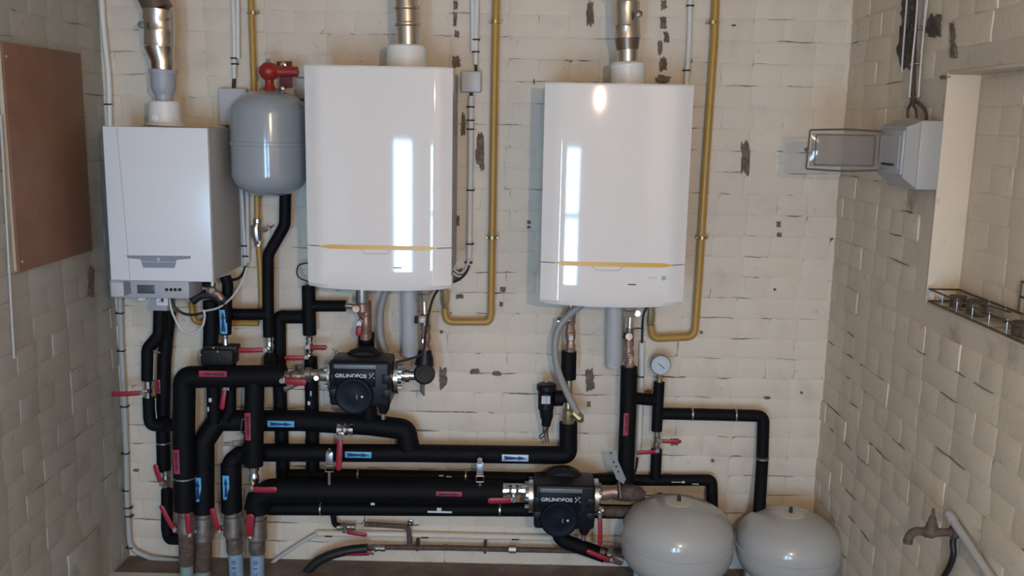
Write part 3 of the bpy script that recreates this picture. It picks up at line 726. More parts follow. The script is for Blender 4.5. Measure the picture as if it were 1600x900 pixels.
valve('chrome valve whose red lever points at the left wall', 232, 608, .12, V, (-1, .04), 48, 1.15, ln=27)
valve('valve with red lever pointing left, under the hanging vessel drop pipe', 421, 542, .10, V, (-1, 0), 46, 1.0, ln=34)
valve('valve with red lever pointing right, upper of the stacked pair', 484, 538, .07, V, (1, 0), 31, .95, ln=24)
valve('valve with red lever pointing left, lower of the stacked pair', 484, 554, .07, V, (-1, 0), 34, .95, ln=20)
valve('tarnished valve with red lever standing down beside the strainer drop', 357, 601, .16, V, (-.12, 1), 34, .8, ln=16)
valve('small valve with upright red lever on the slanting left riser', 259, 750, .07, V, (-.28, -1), 34, .95, 'nickel_dull', ln=32)
valve('valve with red lever leaning left from the first rusty riser union', 279, 822, .21, Hh, (-.5, -1), 46, .7, 'nickel_dull', ln=16, lw=7)
valve('valve with red lever standing up between the two rusty risers', 302, 830, .21, Hh, (-.08, -1), 38, .7, 'nickel_dull', ln=14, lw=8)
valve('valve with red lever standing up left of the third floor riser', 348, 825, .17, Hh, (-.28, -1), 42, .7, 'nickel_dull', ln=16, lw=8)
valve('valve with short wide red lever on the fourth floor riser', 395, 834, .22, Hh, (.06, -1), 42, .75, 'nickel_dull', ln=14, lw=11)
valve('chrome valve under the short thick drop pipe, red lever to the right', 397, 747, .21, V, (1, -.02), 42, 1.2, ln=40, lw=9, lp=(0, 10))
valve('chrome valve on the return pipe with red lever hanging down', 540, 671, .15, Hh, (-.05, 1), 54, 1.45, ln=25, lw=9, lp=(-4, 4))
valve('chrome valve left of the lower pump, red lever lying to the left', 803, 766, .21, Hh, (-1, 0), 40, 1.35, ln=38, lw=9, lp=(0, 7))
valve('slim valve with red lever to the right, below the gauge pipe', 1027, 683, .08, V, (1, 0), 34, .8, 'nickel_dull', ln=20, lw=6)
valve('slim valve with red lever to the left, below the gauge pipe', 1026, 699, .08, V, (-1, .04), 34, .8, 'nickel_dull', ln=16, lw=6)
valve('valve with long thin red lever hanging down right of the lower pump', 936, 797, .22, Hh, (0, 1), 50, .8, ln=14, lw=7)
valve('small valve with red lever right, on the upper grey floor line', 541, 823, .05, Hh, (1, .12), 36, .9, 'nickel_dull', ln=28, lw=6)
valve('small hose valve with dull red lever, above the black hose', 585, 856, .06, Hh, (-1, -.02), 42, .95, 'nickel_dull', ln=34, lw=8)
valve('large bronze valve with red lever at the upper pump inlet', 462, 588, .21, Hh, (1, .05), 38, 1.4, 'nickel_dull', ln=44, lw=10, lp=(-16, 1))
valve('slim drain valve with dull red lever beside the larger floor vessel', 955, 868, .2, (1, .35), (-1, -.42), 44, 1.0, 'nickel_dull', ln=40, lw=7)
# copper valves under the boilers
valve('copper valve with short red butterfly handle under the upper boiler return', 571, 506, .16, V, (-.05, 1), 20, 1.25, 'copper', ln=50, lw=9, lp=(-6, -6), grp='copper boiler valves')
valve('copper valve under the upper boiler flow, beside the grey condensate pipe', 665, 528, .18, V, (0, 1), 18, 1.25, 'copper', ln=42, lw=7, lever='copper', grp='copper boiler valves')
valve('copper valve under the lower boiler return, beside the looping hose', 891, 522, .14, V, (0, 1), 20, 1.25, 'copper', ln=56, lw=9, lever='copper', grp='copper boiler valves')
valve('copper valve on top of the red-labelled flow pipe', 983, 553, .16, V, (0, 1), 16, 1.2, 'copper', ln=42, lw=8, lever='copper', grp='copper boiler valves')

# ================================================================== circulation pumps
def pump(label, cx, cy, d, wt):
    """cx, cy: pixel centre of the square housing; the shaft axis of the flow is horizontal"""
    c = at(cx, cy, d); k = sc(c); t = thing('circulation_pump', label, 'pump', c, 'black circulation pumps')
    W2, H2 = 46*k, 35*k
    def P_(dx, dz, dy=0): return c+Vector((dx*k, -dy, -dz*k))
    # volute behind, between the flanges
    mb().lathe(P_(0, -4, -.055), Y_, [(0, 30*k), (.015, 40*k), (.06, 42*k), (.08, 36*k)], 32).build('volute', 'cast_iron', t)
    mb().tube([P_(-48, 0, 0), P_(48, 0, 0)], 24*k, 24).build('flow_body', 'cast_iron', t)
    # housing
    b = mb(); b.box((c.x-W2, c.y-.12, c.z-H2), (c.x+W2, c.y+.03, c.z+H2), .012, 3)
    hs = b.build('housing', 'black_plastic', t)
    for sgn in (-1, 1):
        for dz in (-9, 14):
            mb().box(P_(sgn*40-6, dz+7, .118), P_(sgn*40+6, dz-7, .125), .003).build('cooling_pad', 'black_plastic', hs)
    mb().box(P_(-38, -24, .117), P_(26, -31, .126), .003).build('top_visor', 'grey_dark', hs)
    mb().box(P_(-40, 4, .115), P_(24, -24, .127), .004).build('name_field', 'black_gloss', hs)
    mb().lathe(P_(-8, 17, .10), Y_, [(0, 29*k), (.030, 29*k), (.036, 27*k), (.037, 24*k), (.036, 23*k), (.040, 10*k), (.0405, 0.001)], 40).build('control_dial', 'black_gloss', t)
    mb().lathe(P_(5, 17, .139), Y_, [(0, 1.8*k), (.001, 1.8*k)], 10).build('indicator', 'white_print', t)
    mb().box(P_(-3.2, 21, .139), P_(-2.6, 14, .1405)).build('dial_mark', 'white_print', t)
    text_mesh('maker_lettering', 'GRUNDFOS', 8.0*k, P_(-12.5, -13.6, .1278), X_, Z_, 'white_print', t, 1.12, .00035)
    # the maker's crossed-strokes emblem
    b = mb(); e0 = P_(19, -14.5, .1275)
    for (x0, z0, x1, z1, r_) in ((-4, 4.2, 4.2, -4.2, 1.0), (-4, -2.5, -.8, .6, .8), (1.0, -1.2, 4, -4.2, .8), (-3.6, -4, -2.2, -2.8, 1.0), (.2, -4.5, 1.2, -3.3, .7), (2.2, 2.6, 4.4, 4.4, 1.0)):
        b.tube([e0+Vector((x0*k, 0, -z0*k)), e0+Vector((x1*k, 0, -z1*k))], .5*r_*k, 6)
    b.build('maker_emblem', 'white_print', t)
    for sgn in (-1, 1):
        f = mb().lathe(P_(sgn*49, 0), X_*sgn, [(-.004, 10*k), (-.004, 27*k), (5*k, 27*k), (5*k, 12*k), (9*k, 12*k)], 32).build('flange', 'chrome', t)
        for a in (40, 140, 220, 320):
            q = P_(sgn*56, 20*math.sin(math.radians(a)), 20*k*math.cos(math.radians(a)))
            mb().lathe(q-X_*4*k, X_, [(0, 3.2*k), (8*k, 3.2*k)], 6).build('bolt', 'zinc', f, 20)
    pl = mb().tube([P_(34, 30, .06), P_(33, 44, .06), P_(32, 52, .06)], [10*k, 9*k, 6*k], 16).build('cable_plug', 'black_plastic', t)
    mb().tube([P_(32, 52, .06), P_(32, 62, .06)], 3.6*k, 12).build('plug_tip', 'nickel_dull', pl)
    return t
pump('black pump with white lettering hung below the upper boiler', 570, 587, .21, 1)
pump('black pump with white lettering low down beside the larger floor vessel', 880, 774, .21, 1)

# ================================================================== unions, tees and small fittings
def fitting(name, label, cat, pieces, grp=None, base=None):
    """pieces: (part name, material, [(px, py, width px[, depth])], depth, seg)"""
    q = pieces[0]; t = thing(name, label, cat, at(q[2][0][0], q[2][0][1], q[3]), grp)
    for (nm, m, prof, d, seg) in pieces:
        P_ = [at(p[0], p[1], p[3] if len(p) > 3 else d) for p in prof]
        mb().tube(P_, [p[2]/2*sc(q_) for p, q_ in zip(prof, P_)], seg).build(nm, m, t, 28)
    return t
fitting('pipe_union', 'bronze pipe union between the upper pump inlet and its valve', 'fitting',
        [('body', 'nickel_dull', [(478, 584, 20), (486, 584, 20), (487, 584, 15), (500, 585, 15), (500.5, 585, 20), (512, 586, 20)], .21, 14),
         ('bleed_plug', 'zinc', [(494, 590, 8, .24), (494, 591, 8, .27)], .24, 12),
         ('saddle_clip', 'zinc', [(467, 570, 13, .17), (467, 602, 13, .17)], .17, 6), ('saddle_arm', 'zinc', [(468, 598, 7, .25), (444, 609, 9, .28)], .25, 6)])
fitting('pipe_union', 'chrome union right of the upper pump', 'fitting',
        [('body', 'chrome', [(622, 586, 26), (628, 586, 26), (628.5, 586, 18), (633, 586, 18), (633.5, 586, 23), (640, 586, 23), (640.5, 586, 17), (650, 586, 17)], .20, 14)])
fitting('check_valve', 'black round-bodied tee under the upper boiler flow pipe', 'fitting',
        [('neck', 'black_plastic', [(664, 547, 20), (664, 560, 27), (663, 570, 30)], .19, 20), ('round_body', 'cast_iron', [(663, 584, 8, .12), (663, 584, 30, .125), (663, 584, 34, .14), (663, 584, 34, .22), (663, 584, 28, .235), (663, 584, 6, .24)], .2, 32),
         ('bracket', 'zinc', [(660, 598, 10), (660, 611, 8), (663, 618, 3)], .17, 6)])
fitting('boiler_connection', 'steel return stub with bronze tee under the upper boiler', 'fitting',
        [('stub', 'zinc', [(566, 440, 20), (566, 470, 20), (567, 478, 17)], .16, 18), ('tee', 'copper', [(566, 470, 16), (566, 474, 22), (567, 486, 22), (567, 490, 17), (569, 496, 15)], .16, 16),
         ('cap', 'nickel_dull', [(557, 482, 13, .17), (556, 483, 13, .205), (556, 483, 11, .207)], .19, 18), ('branch', 'chrome', [(540, 478, 8), (546, 478, 10), (552, 479, 9), (558, 480, 12)], .12, 12),
         ('rear_pipe', 'copper', [(574, 470, 12), (575, 528, 12)], .12, 14)])
fitting('boiler_connection', 'chrome nut and tailpiece under the upper boiler flow', 'fitting',
        [('nut', 'chrome', [(662, 440, 18), (662, 458, 18), (662, 459, 23), (662, 470, 23), (662, 471, 14)], .18, 6), ('tail', 'chrome', [(663, 470, 11), (664, 492, 11)], .18, 16),
         ('gland', 'nickel_dull', [(660, 499, 12, .18), (660, 499, 12, .215), (660, 499, 5, .217)], .2, 16), ('knob', 'ink', [(651, 494, 6), (650, 505, 6)], .2, 8), ('collar', 'steel_brown', [(664, 490, 13), (664, 508, 15)], .18, 14)])
fitting('boiler_connection', 'bronze stub with chrome drain cock under the lower boiler return', 'fitting',
        [('stub', 'zinc', [(893, 465, 9), (892, 484, 9)], .14, 14), ('body', 'copper', [(892, 482, 12), (891, 490, 18), (890, 500, 18), (890, 506, 15)], .14, 16),
         ('drain_cock', 'chrome', [(890, 500, 10), (884, 501, 12), (883, 501, 13), (871, 502, 13), (870, 502, 10)], .16, 16)])
fitting('boiler_connection', 'chrome nut and tailpiece under the lower boiler flow', 'fitting',
        [('nut', 'chrome', [(985, 465, 18), (985, 484, 18), (985, 485, 23), (985, 494, 23), (985, 495, 14)], .16, 6), ('tail', 'chrome', [(985, 494, 12), (984, 512, 12)], .16, 16),
         ('side_nut', 'zinc', [(996, 490, 10, .15), (996, 490, 10, .18)], .16, 12), ('gland', 'nickel_dull', [(983, 526, 11, .16), (983, 526, 11, .195)], .18, 14), ('collar', 'steel_brown', [(984, 512, 12), (983, 534, 15)], .16, 14), ('knob', 'ink', [(976, 520, 5), (975, 529, 5)], .18, 8)])
fitting('brass_tee', 'brass tee with hose spigot below the sleeve on the lower boiler return', 'fitting',
        [('pipe', 'brass', [(889, 590, 11), (888, 635, 12), (888, 638, 15), (888, 640, 19), (888, 656, 20), (888, 661, 17)], .13, 18), ('spigot', 'brass', [(893, 650, 9, .15), (899, 645, 15, .17), (906, 653, 15, .17), (910, 659, 6, .17)], .16, 14)])
fitting('pump_outlet', 'rusty brown tee with chrome band right of the lower pump', 'fitting',
        [('coupling', 'copper', [(938, 770, 22), (946, 770, 24), (956, 768, 19), (966, 768, 22)], .2, 16), ('tee', 'rust', [(962, 768, 24), (985, 770, 28), (1000, 772, 22), (1008, 774, 10)], .16, 18),
         ('lower_run', 'rust', [(930, 798, 16), (985, 800, 18), (1000, 790, 10)], .15, 14), ('band', 'chrome', [(966, 752, 5, .22), (968, 778, 6, .24)], .23, 6), ('stop', 'ink', [(1032, 771, 7), (1032, 778, 7)], .1, 8), ('spindle', 'steel_brown', [(1004, 777, 7), (1032, 775, 5)], .1, 8)])
fitting('valve_coupling', 'dark coupling sleeve under the stacked pair of red valves', 'fitting', [('sleeve', 'insulation', [(486, 558, 20), (486, 575, 20)], .07, 16)])
fitting('hose_coupling', 'brass hose tail beside the larger floor vessel', 'fitting', [('body', 'nickel_dull', [(942, 867, 18), (950, 870, 20), (958, 872, 16), (972, 878, 13)], .19, 14), ('bleed', 'nickel_dull', [(953, 862, 10, .2), (956, 855, 8, .21)], .2, 10)])
# perforated strap
pl = [at(*p, .235) for p in ((950, 704), (962, 703), (964, 716), (978, 748), (974, 756), (963, 748), (951, 716))]
o = mb().prism(pl, (0, -.003, 0)).build('perforated_strap', 'zinc'); tag(o, 'perforated metal strap slanting down to the lower pump outlet', 'strap')
for (x, y) in ((955, 708), (959, 722), (963, 729), (966, 737)):
    mb().lathe(at(x, y, .238), Y_, [(0, .0042), (.0008, .0042)], 10).build('hole', 'ink', o)
# hanger chains
for x, y0, y1, lab in ((514.5, 699, 775, 'zinc pipe hanger left of the hanging red lever'), (750, 715, 773, 'zinc pipe hanger between the pale arrow and the red label')):
    t = thing('pipe_hanger', lab, 'hanger', at(x, y1, .22), 'zinc pipe hangers'); d = .235; k = sc(at(x, y0, d))
    mb().lathe(at(x, y0+4, d-.02), Y_, [(0, 4.5*k), (.02, 4.5*k), (.026, 3*k)], 6).build('bolt_head', 'chrome', t)
    mb().box(at(x-5.5, y0+29, d), at(x+5.5, y0+8, d)+Vector((0, .004, 0)), .001).build('strap', 'zinc', t)
    b = mb(); q = [at(x+a, y0+b_, d+.004) for a, b_ in ((-6, 29), (6, 29), (6, 38), (-6, 38), (-6, 29))]; b.tube(q, 1.1*k, 8); b.build('buckle', 'chrome', t)
    mb().tube([at(x, y0+38, d), at(x, y1-6, d)], 2.4*k, 8).build('threaded_rod', 'zinc', t)
    mb().lathe(at(x, y1-4, d-.01), Y_, [(0, 4*k), (.014, 4*k), (.018, 2*k)], 6).build('rod_nut', 'chrome', t)
# strainer body under the small boiler
t = thing('strainer', 'black cast strainer block with bolts, below the blue upright arrow', 'strainer', at(338, 572, .16))
mb().box(at(313, 572, .19), at(363, 547, .19)+Vector((0, .09, 0)), .008).build('body', 'cast_iron', t)
mb().box(at(318, 549, .18), at(370, 541, .18)+Vector((0, .05, 0)), .004).build('flange', 'cast_iron', t)
for x, y in ((341, 549), (334, 543), (314, 554)): mb().lathe(at(x, y, .191), Y_, [(0, .005), (.006, .004)], 6).build('bolt', 'chrome', t)
mb().tube([at(352, 520, .16), at(352, 528, .16), at(352, 529, .16), at(353, 544, .16)], [.012, .012, .009, .013], 10).build('union_nut', 'chrome', t, 20)
mb().tube([at(362, 550, .17), at(369, 545, .17)], .008, 10).build('side_plug', 'nickel_dull', t)
# cross handle clip on the left risers and thin wire between them
o = mb().tube(P3([(240, 594), (241, 552), (240, 548), (250, 551)], .15), .003, 8).build('bracket_rod', 'zinc'); tag(o, 'thin bent metal rod standing between the two left risers', 'rod')
o = mb().tube(P3([(243, 622), (243.5, 640), (245, 654)], .15), .003, 8).build('drain_wire', 'zinc'); tag(o, 'short thin metal rod below the leftmost chrome valve', 'rod')
# clamp buckle on third riser
t = thing('pipe_clamp', 'small rectangular zinc clamp buckle on the dark pipe left of the short drop', 'clamp', at(365, 693, .2)); b = mb()
q = P3([(364, 689), (378, 688), (378, 696), (364, 697), (364, 689)], .16); b.tube(q, .0022, 6); b.build('buckle', 'zinc', t)
mb().tube(P3([(350, 693), (352, 692), (361, 692)], .155), .004, 8).build('screw', 'zinc', t)
mb().tube(P3([(380, 655), (377, 672), (381, 679), (373, 677)], .17), .005, 8).build('chain_link', 'chrome', t)

# ---- pressure gauge, air separator
t = thing('pressure_gauge', 'round pale dial gauge standing on the right pipework', 'gauge', at(1030, 598, .10)); c = at(1031.5, 569, .10); k = sc(c)
mb().lathe(c+Vector((0, .02, 0)), Y_, [(0, 12*k), (.004, 16*k), (.036, 16*k), (.038, 15*k), (.037, 14.4*k)], 36).build('case', 'zinc', t)
df = mb().lathe(c, Y_, [(.016, 14.6*k), (.0175, 14.6*k)], 36).build('dial', 'gauge_face', t)
mb().obox(c+Y_*.0182+Vector((.003, 0, -.003)), Vector((.012, 0, -.010)), Y_*.0004, Vector((.0009, 0, .0010))).build('needle', 'ink', df)
for a in range(-130, 140, 26):
    q = c+Y_*.018+Vector((math.sin(math.radians(a)), 0, math.cos(math.radians(a))))*11.5*k; mb().lathe(q, Y_, [(0, .0011), (.0005, .0011)], 6).build('scale_mark', 'ink', df)
mb().tube([c-Z_*15*k, c-Z_*22*k, c-Z_*22.2*k, c-Z_*29*k], [.009, .008, .011, .011], 10).build('stem', 'brass', t)
t = thing('dirt_separator', 'black bottle-shaped air and dirt separator left of the brass tee', 'separator', at(853, 676, .16)); d = .16
def lath_px(name, m, prof, par, seg=24):
    P_ = [at(x, y, d) for x, y, w in prof]; return mb().tube(P_, [w/2*sc(q) for (x, y, w), q in zip(prof, P_)], seg).build(name, m, par, 30)
lath_px('cap', 'black_plastic', [(854, 599, 24), (854, 601, 31), (854, 608, 31), (854, 612, 26)], t)
lath_px('body', 'black_plastic', [(853, 611, 25), (853, 638, 25), (853.5, 640, 22), (854, 652, 20), (854, 656, 16), (853, 665, 14)], t)
lath_px('vent_screw', 'chrome', [(853.5, 597, 5), (853.5, 600, 5)], t, 10)
lath_px('drain_tail', 'copper', [(853, 664, 10), (852, 674, 10), (853, 676, 7), (855, 692, 6)], t, 12)
mb().tube(smooth([at(x, y, .18) for x, y in ((857, 668), (848, 677), (843, 681), (845, 685), (851, 680))], 5), .0025, 6).build('cap_strap', 'cable_black', t)
q = [at(864, 622, d), at(878, 622, d-.01)]; mb().tube(q, .031, 20).build('side_collar', 'black_plastic', t)
mb().tube([at(876, 622, d-.01), at(886, 624, d-.02)], .014, 14).build('side_pipe', 'black_plastic', t)
mb().box(at(846, 631, d+.031), at(860, 619, d+.031)+Vector((0, .003, 0))).build('name_plate', 'grey_light', t)

# ================================================================== gas pipes
def gas(label, runs, w, d, clips, cocks):
    t = thing('gas_pipe', label, 'gas pipe', at(runs[0][-1][0], runs[0][-1][1], d), 'yellow gas pipes')
    for r_ in runs: tubepx('tube', 'gas_yellow', t, r_, d, w, .03, 14)
    for (x, y) in clips:
        p = at(x, y, d); k = sc(p); cl = mb().lathe(p-Z_*.006, Z_, [(0, w/2*k), (0, w/2*k+.003), (.012, w/2*k+.003), (.012, w/2*k)], 18).build('pipe_clip', 'brass', t)
        for s_ in (-1, 1): mb().lathe(p+X_*s_*(w/2*k+.006), Y_, [(-.02, .004), (.003, .005), (.006, .003)], 10).build('clip_screw', 'brass', cl)
        mb().tube([p, Vector((p.x, 0, p.z))], .004, 8).build('clip_stud', 'brass', cl)
    for (m, prof, dd, seg) in cocks:
        P_ = [at(x, y, dd) for x, y, q in prof]; mb().tube(P_, [q/2*sc(z) for (x, y, q), z in zip(prof, P_)], seg).build('gas_cock', m, t, 25)
    return t
gas('yellow gas pipe passing behind the hanging grey vessel', [[(391, -30), (397, 140), (402, 300), (402, 348)], [(404, 382), (407, 420), (409, 482)], [(404, 505), (303, 504), (299, 472)]], 9.5, .045, ((395, 20),),
    [('zinc', [(402, 342, 12), (402, 348, 13), (402, 349, 10), (400, 356, 15), (401, 368, 16), (403, 377, 12), (403.5, 378, 13), (404, 384, 13)], .05, 12), ('zinc', [(410, 359, 7), (415, 359, 8), (419, 358, 4)], .06, 8), ('chrome', [(405, 376, 7), (405, 382, 7)], .062, 8)])
gas('yellow gas pipe between the two large boilers', [[(776, -30), (773, 100), (770, 300), (767, 490), (765, 503), (697, 503), (695, 482)]], 11.5, .05, ((774, 34), (769, 371)),
    [('brass', [(694, 452, 12), (695, 458, 13), (695, 470, 14), (695, 480, 9), (695, 481, 10), (695, 492, 8)], .05, 8)])
gas('yellow gas pipe right of the boiler with the logo', [[(1119, -30), (1116, 60), (1103, 250), (1092, 430), (1085, 526), (1019, 529), (1017, 508)]], 12, .05, ((1114, 35), (1097, 371)),
    [('brass', [(1017, 470, 11), (1018, 490, 12), (1017, 502, 13), (1016, 508, 9), (1016, 518, 8)], .05, 8)])

# ================================================================== conduits, boxes and cables
def conduit(label, runs, w, d, clips=(), m='conduit', clipm='ink', fil=0.02, name='cable_conduit', cw=5, sm=False):
    t = thing(name, label, 'conduit', at(runs[0][-1][0], runs[0][-1][1], d), 'surface cable conduits')
    for r_ in runs: tubepx('tube', m, t, r_, d, w, fil, 12, sm)
    for (x, y) in clips:
        p = at(x, y, d); k = sc(p)
        mb().box(p-Vector(((w/2+cw/2)*k, w/2*k+.0015, .003)), p+Vector(((w/2+1)*k, .01, .003)), .001).build('clip', clipm, t)
    return t
conduit('white flexible cable in the left corner, running to the small boiler top', [[(158, -30), (160, 20), (165, 75), (170, 125), (172, 198)]], 8, .03, ((170, 163),), sm=True, m='white_plastic')
conduit('double thin grey conduit in the left corner beside the wooden board', [[(138, -30), (146, 120), (160, 420)], [(146, -30), (153, 160), (166, 420)]], 4, .02, ((140, 32), (146, 122), (150, 186), (152, 250), (157, 338), (159, 420)), m='pvc_grey', clipm='zinc')
conduit('old grey conduit down the left corner, bending along the floor', [[(187, 440), (190, 540), (196, 660), (199, 790), (203, 858), (235, 872), (300, 879)]], 8, .03, ((188, 489), (190, 548), (196, 635), (197, 708), (197, 766), (202, 793), (203, 806), (204, 855)), m='pvc_grey', fil=.06)
conduit('white conduit left of the yellow pipe, ending above a grey box', [[(363, -30), (366, 60), (366, 123)], [(371, -30), (372, 92)]], 7, .025, ((367, 91), (368, 100)))
conduit('paired pale conduits between the small boiler and the hanging vessel', [[(377, 285), (380, 350), (384, 418)], [(386, 300), (388, 410)]], 6.5, .03, ((385, 400), (383, 384)), m='grey_light')
conduit('white conduit above the square junction box', [[(746, -30), (744, 60), (743, 101)], [(738, -30), (739, 82)]], 8, .022, ((745, 62), (744, 81)))
conduit('white conduit from the junction box down beside the upper boiler', [[(736, 150), (735, 260), (733, 408)]], 9, .022, ((736, 167), (736, 188), (736, 202), (736, 297), (735, 381), (733, 410)))
conduit('white conduit behind the right flue, left of the yellow pipe', [[(1079, -30), (1077, 60), (1072, 134)]], 8, .022, ((1079, 9), (1073, 110)))
conduit('white conduit beside the red-labelled flow pipe', [[(1003, 534), (1001, 620), (998, 700), (996, 716)]], 9, .03, ((1000, 588),))
conduit('pale trunking along the bottom of the back wall', [[(494, 833), (640, 835), (760, 838), (975, 843)]], 10, .02, ((514, 836), (664, 838), (805, 841)), m='paint', cw=1)
conduit('pale cable rising diagonally from the floor to the trunking', [[(412, 890), (440, 868), (480, 842), (496, 834)]], 6, .03, m='grey_light', sm=True)
def jbox(label, x0, y0, x1, y1, d, m='grey_light'):
    a, b_ = at(x0, y1, d), at(x1, y0, d)
    t = thing('junction_box', label, 'junction box', Vector(((a.x+b_.x)/2, 0, a.z)), 'surface junction boxes')
    mb().box((a.x, -d+.008, a.z), (b_.x, -.0, b_.z), .006, 3).build('body', m, t); mb().box((a.x+.001, -d, a.z+.001), (b_.x-.001, -d+.01, b_.z-.001), .005, 3).build('lid', m, t)
    return t
t = jbox('square grey junction box right of the upper boiler', 720, 111, 752, 144, .05)
mb().tube(P3([(743, 98), (744, 112)], .025), .006, 10).build('gland', 'ink', t); mb().tube(P3([(737, 143), (736, 152)], .025), .006, 10).build('gland', 'ink', t)
t = jbox('grey junction box half hidden behind the hanging vessel', 342, 138, 384, 196, .05)
mb().tube(P3([(366, 122), (365, 139)], .025), .007, 10).build('gland', 'ink', t)
def cable(label, pts, d, w, m, cat='cable'):
    P_ = smooth(P3(pts, d), 7); o = mb().tube(P_, w/2*sc(P_[0]), 8).build('cable', m); tag(o, label, cat, 'loose cables'); return o
cable('black looping cable left of the upper boiler edge', [(482, 440), (468, 434), (464, 425), (468, 414), (486, 410)], .06, 2.4, 'cable_black')
cable('white cable looping below the junction box conduit', [(732, 405), (728, 420), (718, 427), (709, 420), (704, 412)], .05, 3, 'cable_white')
cable('second white cable looping beside the upper boiler, under the first', [(733, 405), (729, 424), (718, 432), (704, 424)], .045, 3, 'cable_white')
cable('black cable from the conduit end back under the upper boiler', [(733, 415), (727, 428), (715, 438), (700, 443)], .05, 4, 'cable_black')
cable('black pump cable falling from the upper boiler', [(686, 450), (676, 468), (668, 500), (664, 530), (660, 552), (640, 561), (618, 566)], .26, 4, 'cable_black')
cable('black cable beside the lower boiler gas cock', [(1012, 478), (1005, 495), (1003, 536)], .04, 3.5, 'cable_black')
cable('thin black lead leaving the lower boiler flow gland', [(984, 520), (992, 513), (1006, 514)], .16, 2, 'cable_black')
cable('black cable from the conduit foot toward the lower pump', [(996, 715), (994, 730), (988, 745), (978, 756)], .08, 4, 'cable_black')
cable('black sensor cable sagging under the control panel', [(267, 460), (270, 475), (283, 488), (300, 492), (318, 489)], .17, 4.5, 'cable_black')
cable('white cable looping under the control panel', [(264, 464), (270, 490), (284, 515), (300, 521), (315, 512), (320, 495), (318, 484)], .19, 3.4, 'cable_white')
cable('white cable sweeping up from the blue arrow to the pale conduits', [(319, 486), (338, 482), (352, 474), (366, 460), (378, 440), (386, 418)], .18, 3.2, 'cable_white')
cable('black cable looping beside the small boiler, below the pale conduits', [(350, 433), (358, 437), (370, 436), (379, 429), (384, 416)], .06, 4.5, 'cable_black')
# hoses and heavy black tubes under the small boiler
t = thing('boiler_connection', 'tangle of black elbows and a bronze cock under the small boiler', 'fitting', at(330, 475, .15))
tubepx('hose', 'cable_black', t, [(300, 470), (312, 462), (330, 460), (352, 470)], .20, 15, 0, 14, True)
tubepx('elbow', 'insulation', t, [(352, 432), (356, 448), (352, 476)], .16, 17, .03, 14, True)
tubepx('hose', 'cable_black', t, [(297, 446), (315, 444), (335, 446)], .14, 9, 0, 12, True)
tubepx('cock_body', 'copper', t, [(324, 452), (342, 460), (347, 468)], .22, 11, 0, 12)
mb().lathe(at(332, 453, .225), Y_, [(0, .015), (.012, .015), (.016, .010)], 18).build('cock_cap', 'nickel_dull', t)
tubepx('tail', 'white_plastic', t, [(332, 436), (332, 449)], .22, 5, 0, 10)
mb().box(at(338, 452, .13), at(347, 443, .13)+Vector((0, .01, 0))).build('tag', 'paper', t)

# ---- hoses and condensate pipes
def hose(label, pts, d, w, m='hose_grey', cat='hose'):
    P_ = smooth(P3(pts, d), 8); o = mb().tube(P_, w/2*sc(P_[len(P_)//2]), 14).build('hose', m); return tag(o, label, cat, 'flexible hoses')
hose('grey flexible hose bowing down behind the upper pump', [(610, 440), (600, 462), (594, 490), (594, 520), (601, 548), (606, 560)], .11, 11.5)
hose('grey flexible hose looping from the lower boiler to the brass spigot', [(914, 472), (890, 491), (872, 515), (867, 548), (873, 582), (888, 618), (902, 645)], .17, 11.5)
hose('thick black hose curving to the floor from the hose valve', [(574, 857), (545, 860), (515, 868), (490, 882), (474, 905), (466, 930)], .10, 15, 'cable_black')
for x0, x1, y0, y1, lab in ((639, 641, 440, 556, 'pale condensate pipe under the upper boiler'), (960, 959, 468, 574, 'pale condensate pipe under the lower boiler')):
    t = thing('condensate_pipe', lab, 'pipe', at(x1, y1, .08), 'condensate pipes'); k = sc(at(x0, y1, .08))
    mb().tube([at(x0, y0, .08), at(x1, y1-3, .08), at(x1, y1, .08)], [13*k, 13*k, 11.5*k], 24).build('tube', 'grey_light', t)
    mb().lathe(at(x1, y1-4, .08), -Z_, [(-.004, 13*k), (-.004, 13.8*k), (.004, 13.8*k), (.004, 13*k)], 24).build('end_ring', 'grey_light', t)

# ---- small bare pipes at the bottom
t = thing('drain_line', 'dark bare drain pipe along the floor of the back wall', 'pipe', at(700, 858, .03))
tubepx('pipe', 'rust', t, [(596, 855), (700, 856), (820, 859), (975, 862)], .05, 8.5, 0, 12)
tubepx('branch', 'rust', t, [(570, 819), (638, 823), (641, 854)], .05, 8, .02, 12)
tubepx('feed_elbow', 'insulation', t, [(520, 803), (523, 820), (532, 822)], .05, 9, .02, 12)
for x, y in ((652, 853), (758, 857)): mb().box(at(x-2, y+8, .058), at(x+2, y-8, .058)+Vector((0, .05, 0))).build('bracket', 'ink', t)
tubepx('coupling', 'nickel_dull', t, [(795, 858), (806, 858.5)], .05, 13, 0, 8)
mb().lathe(at(642, 815, .01), Y_, [(0, .013), (.012, .013), (.013, .007), (.008, .006)], 16).build('rosette', 'chrome', t)

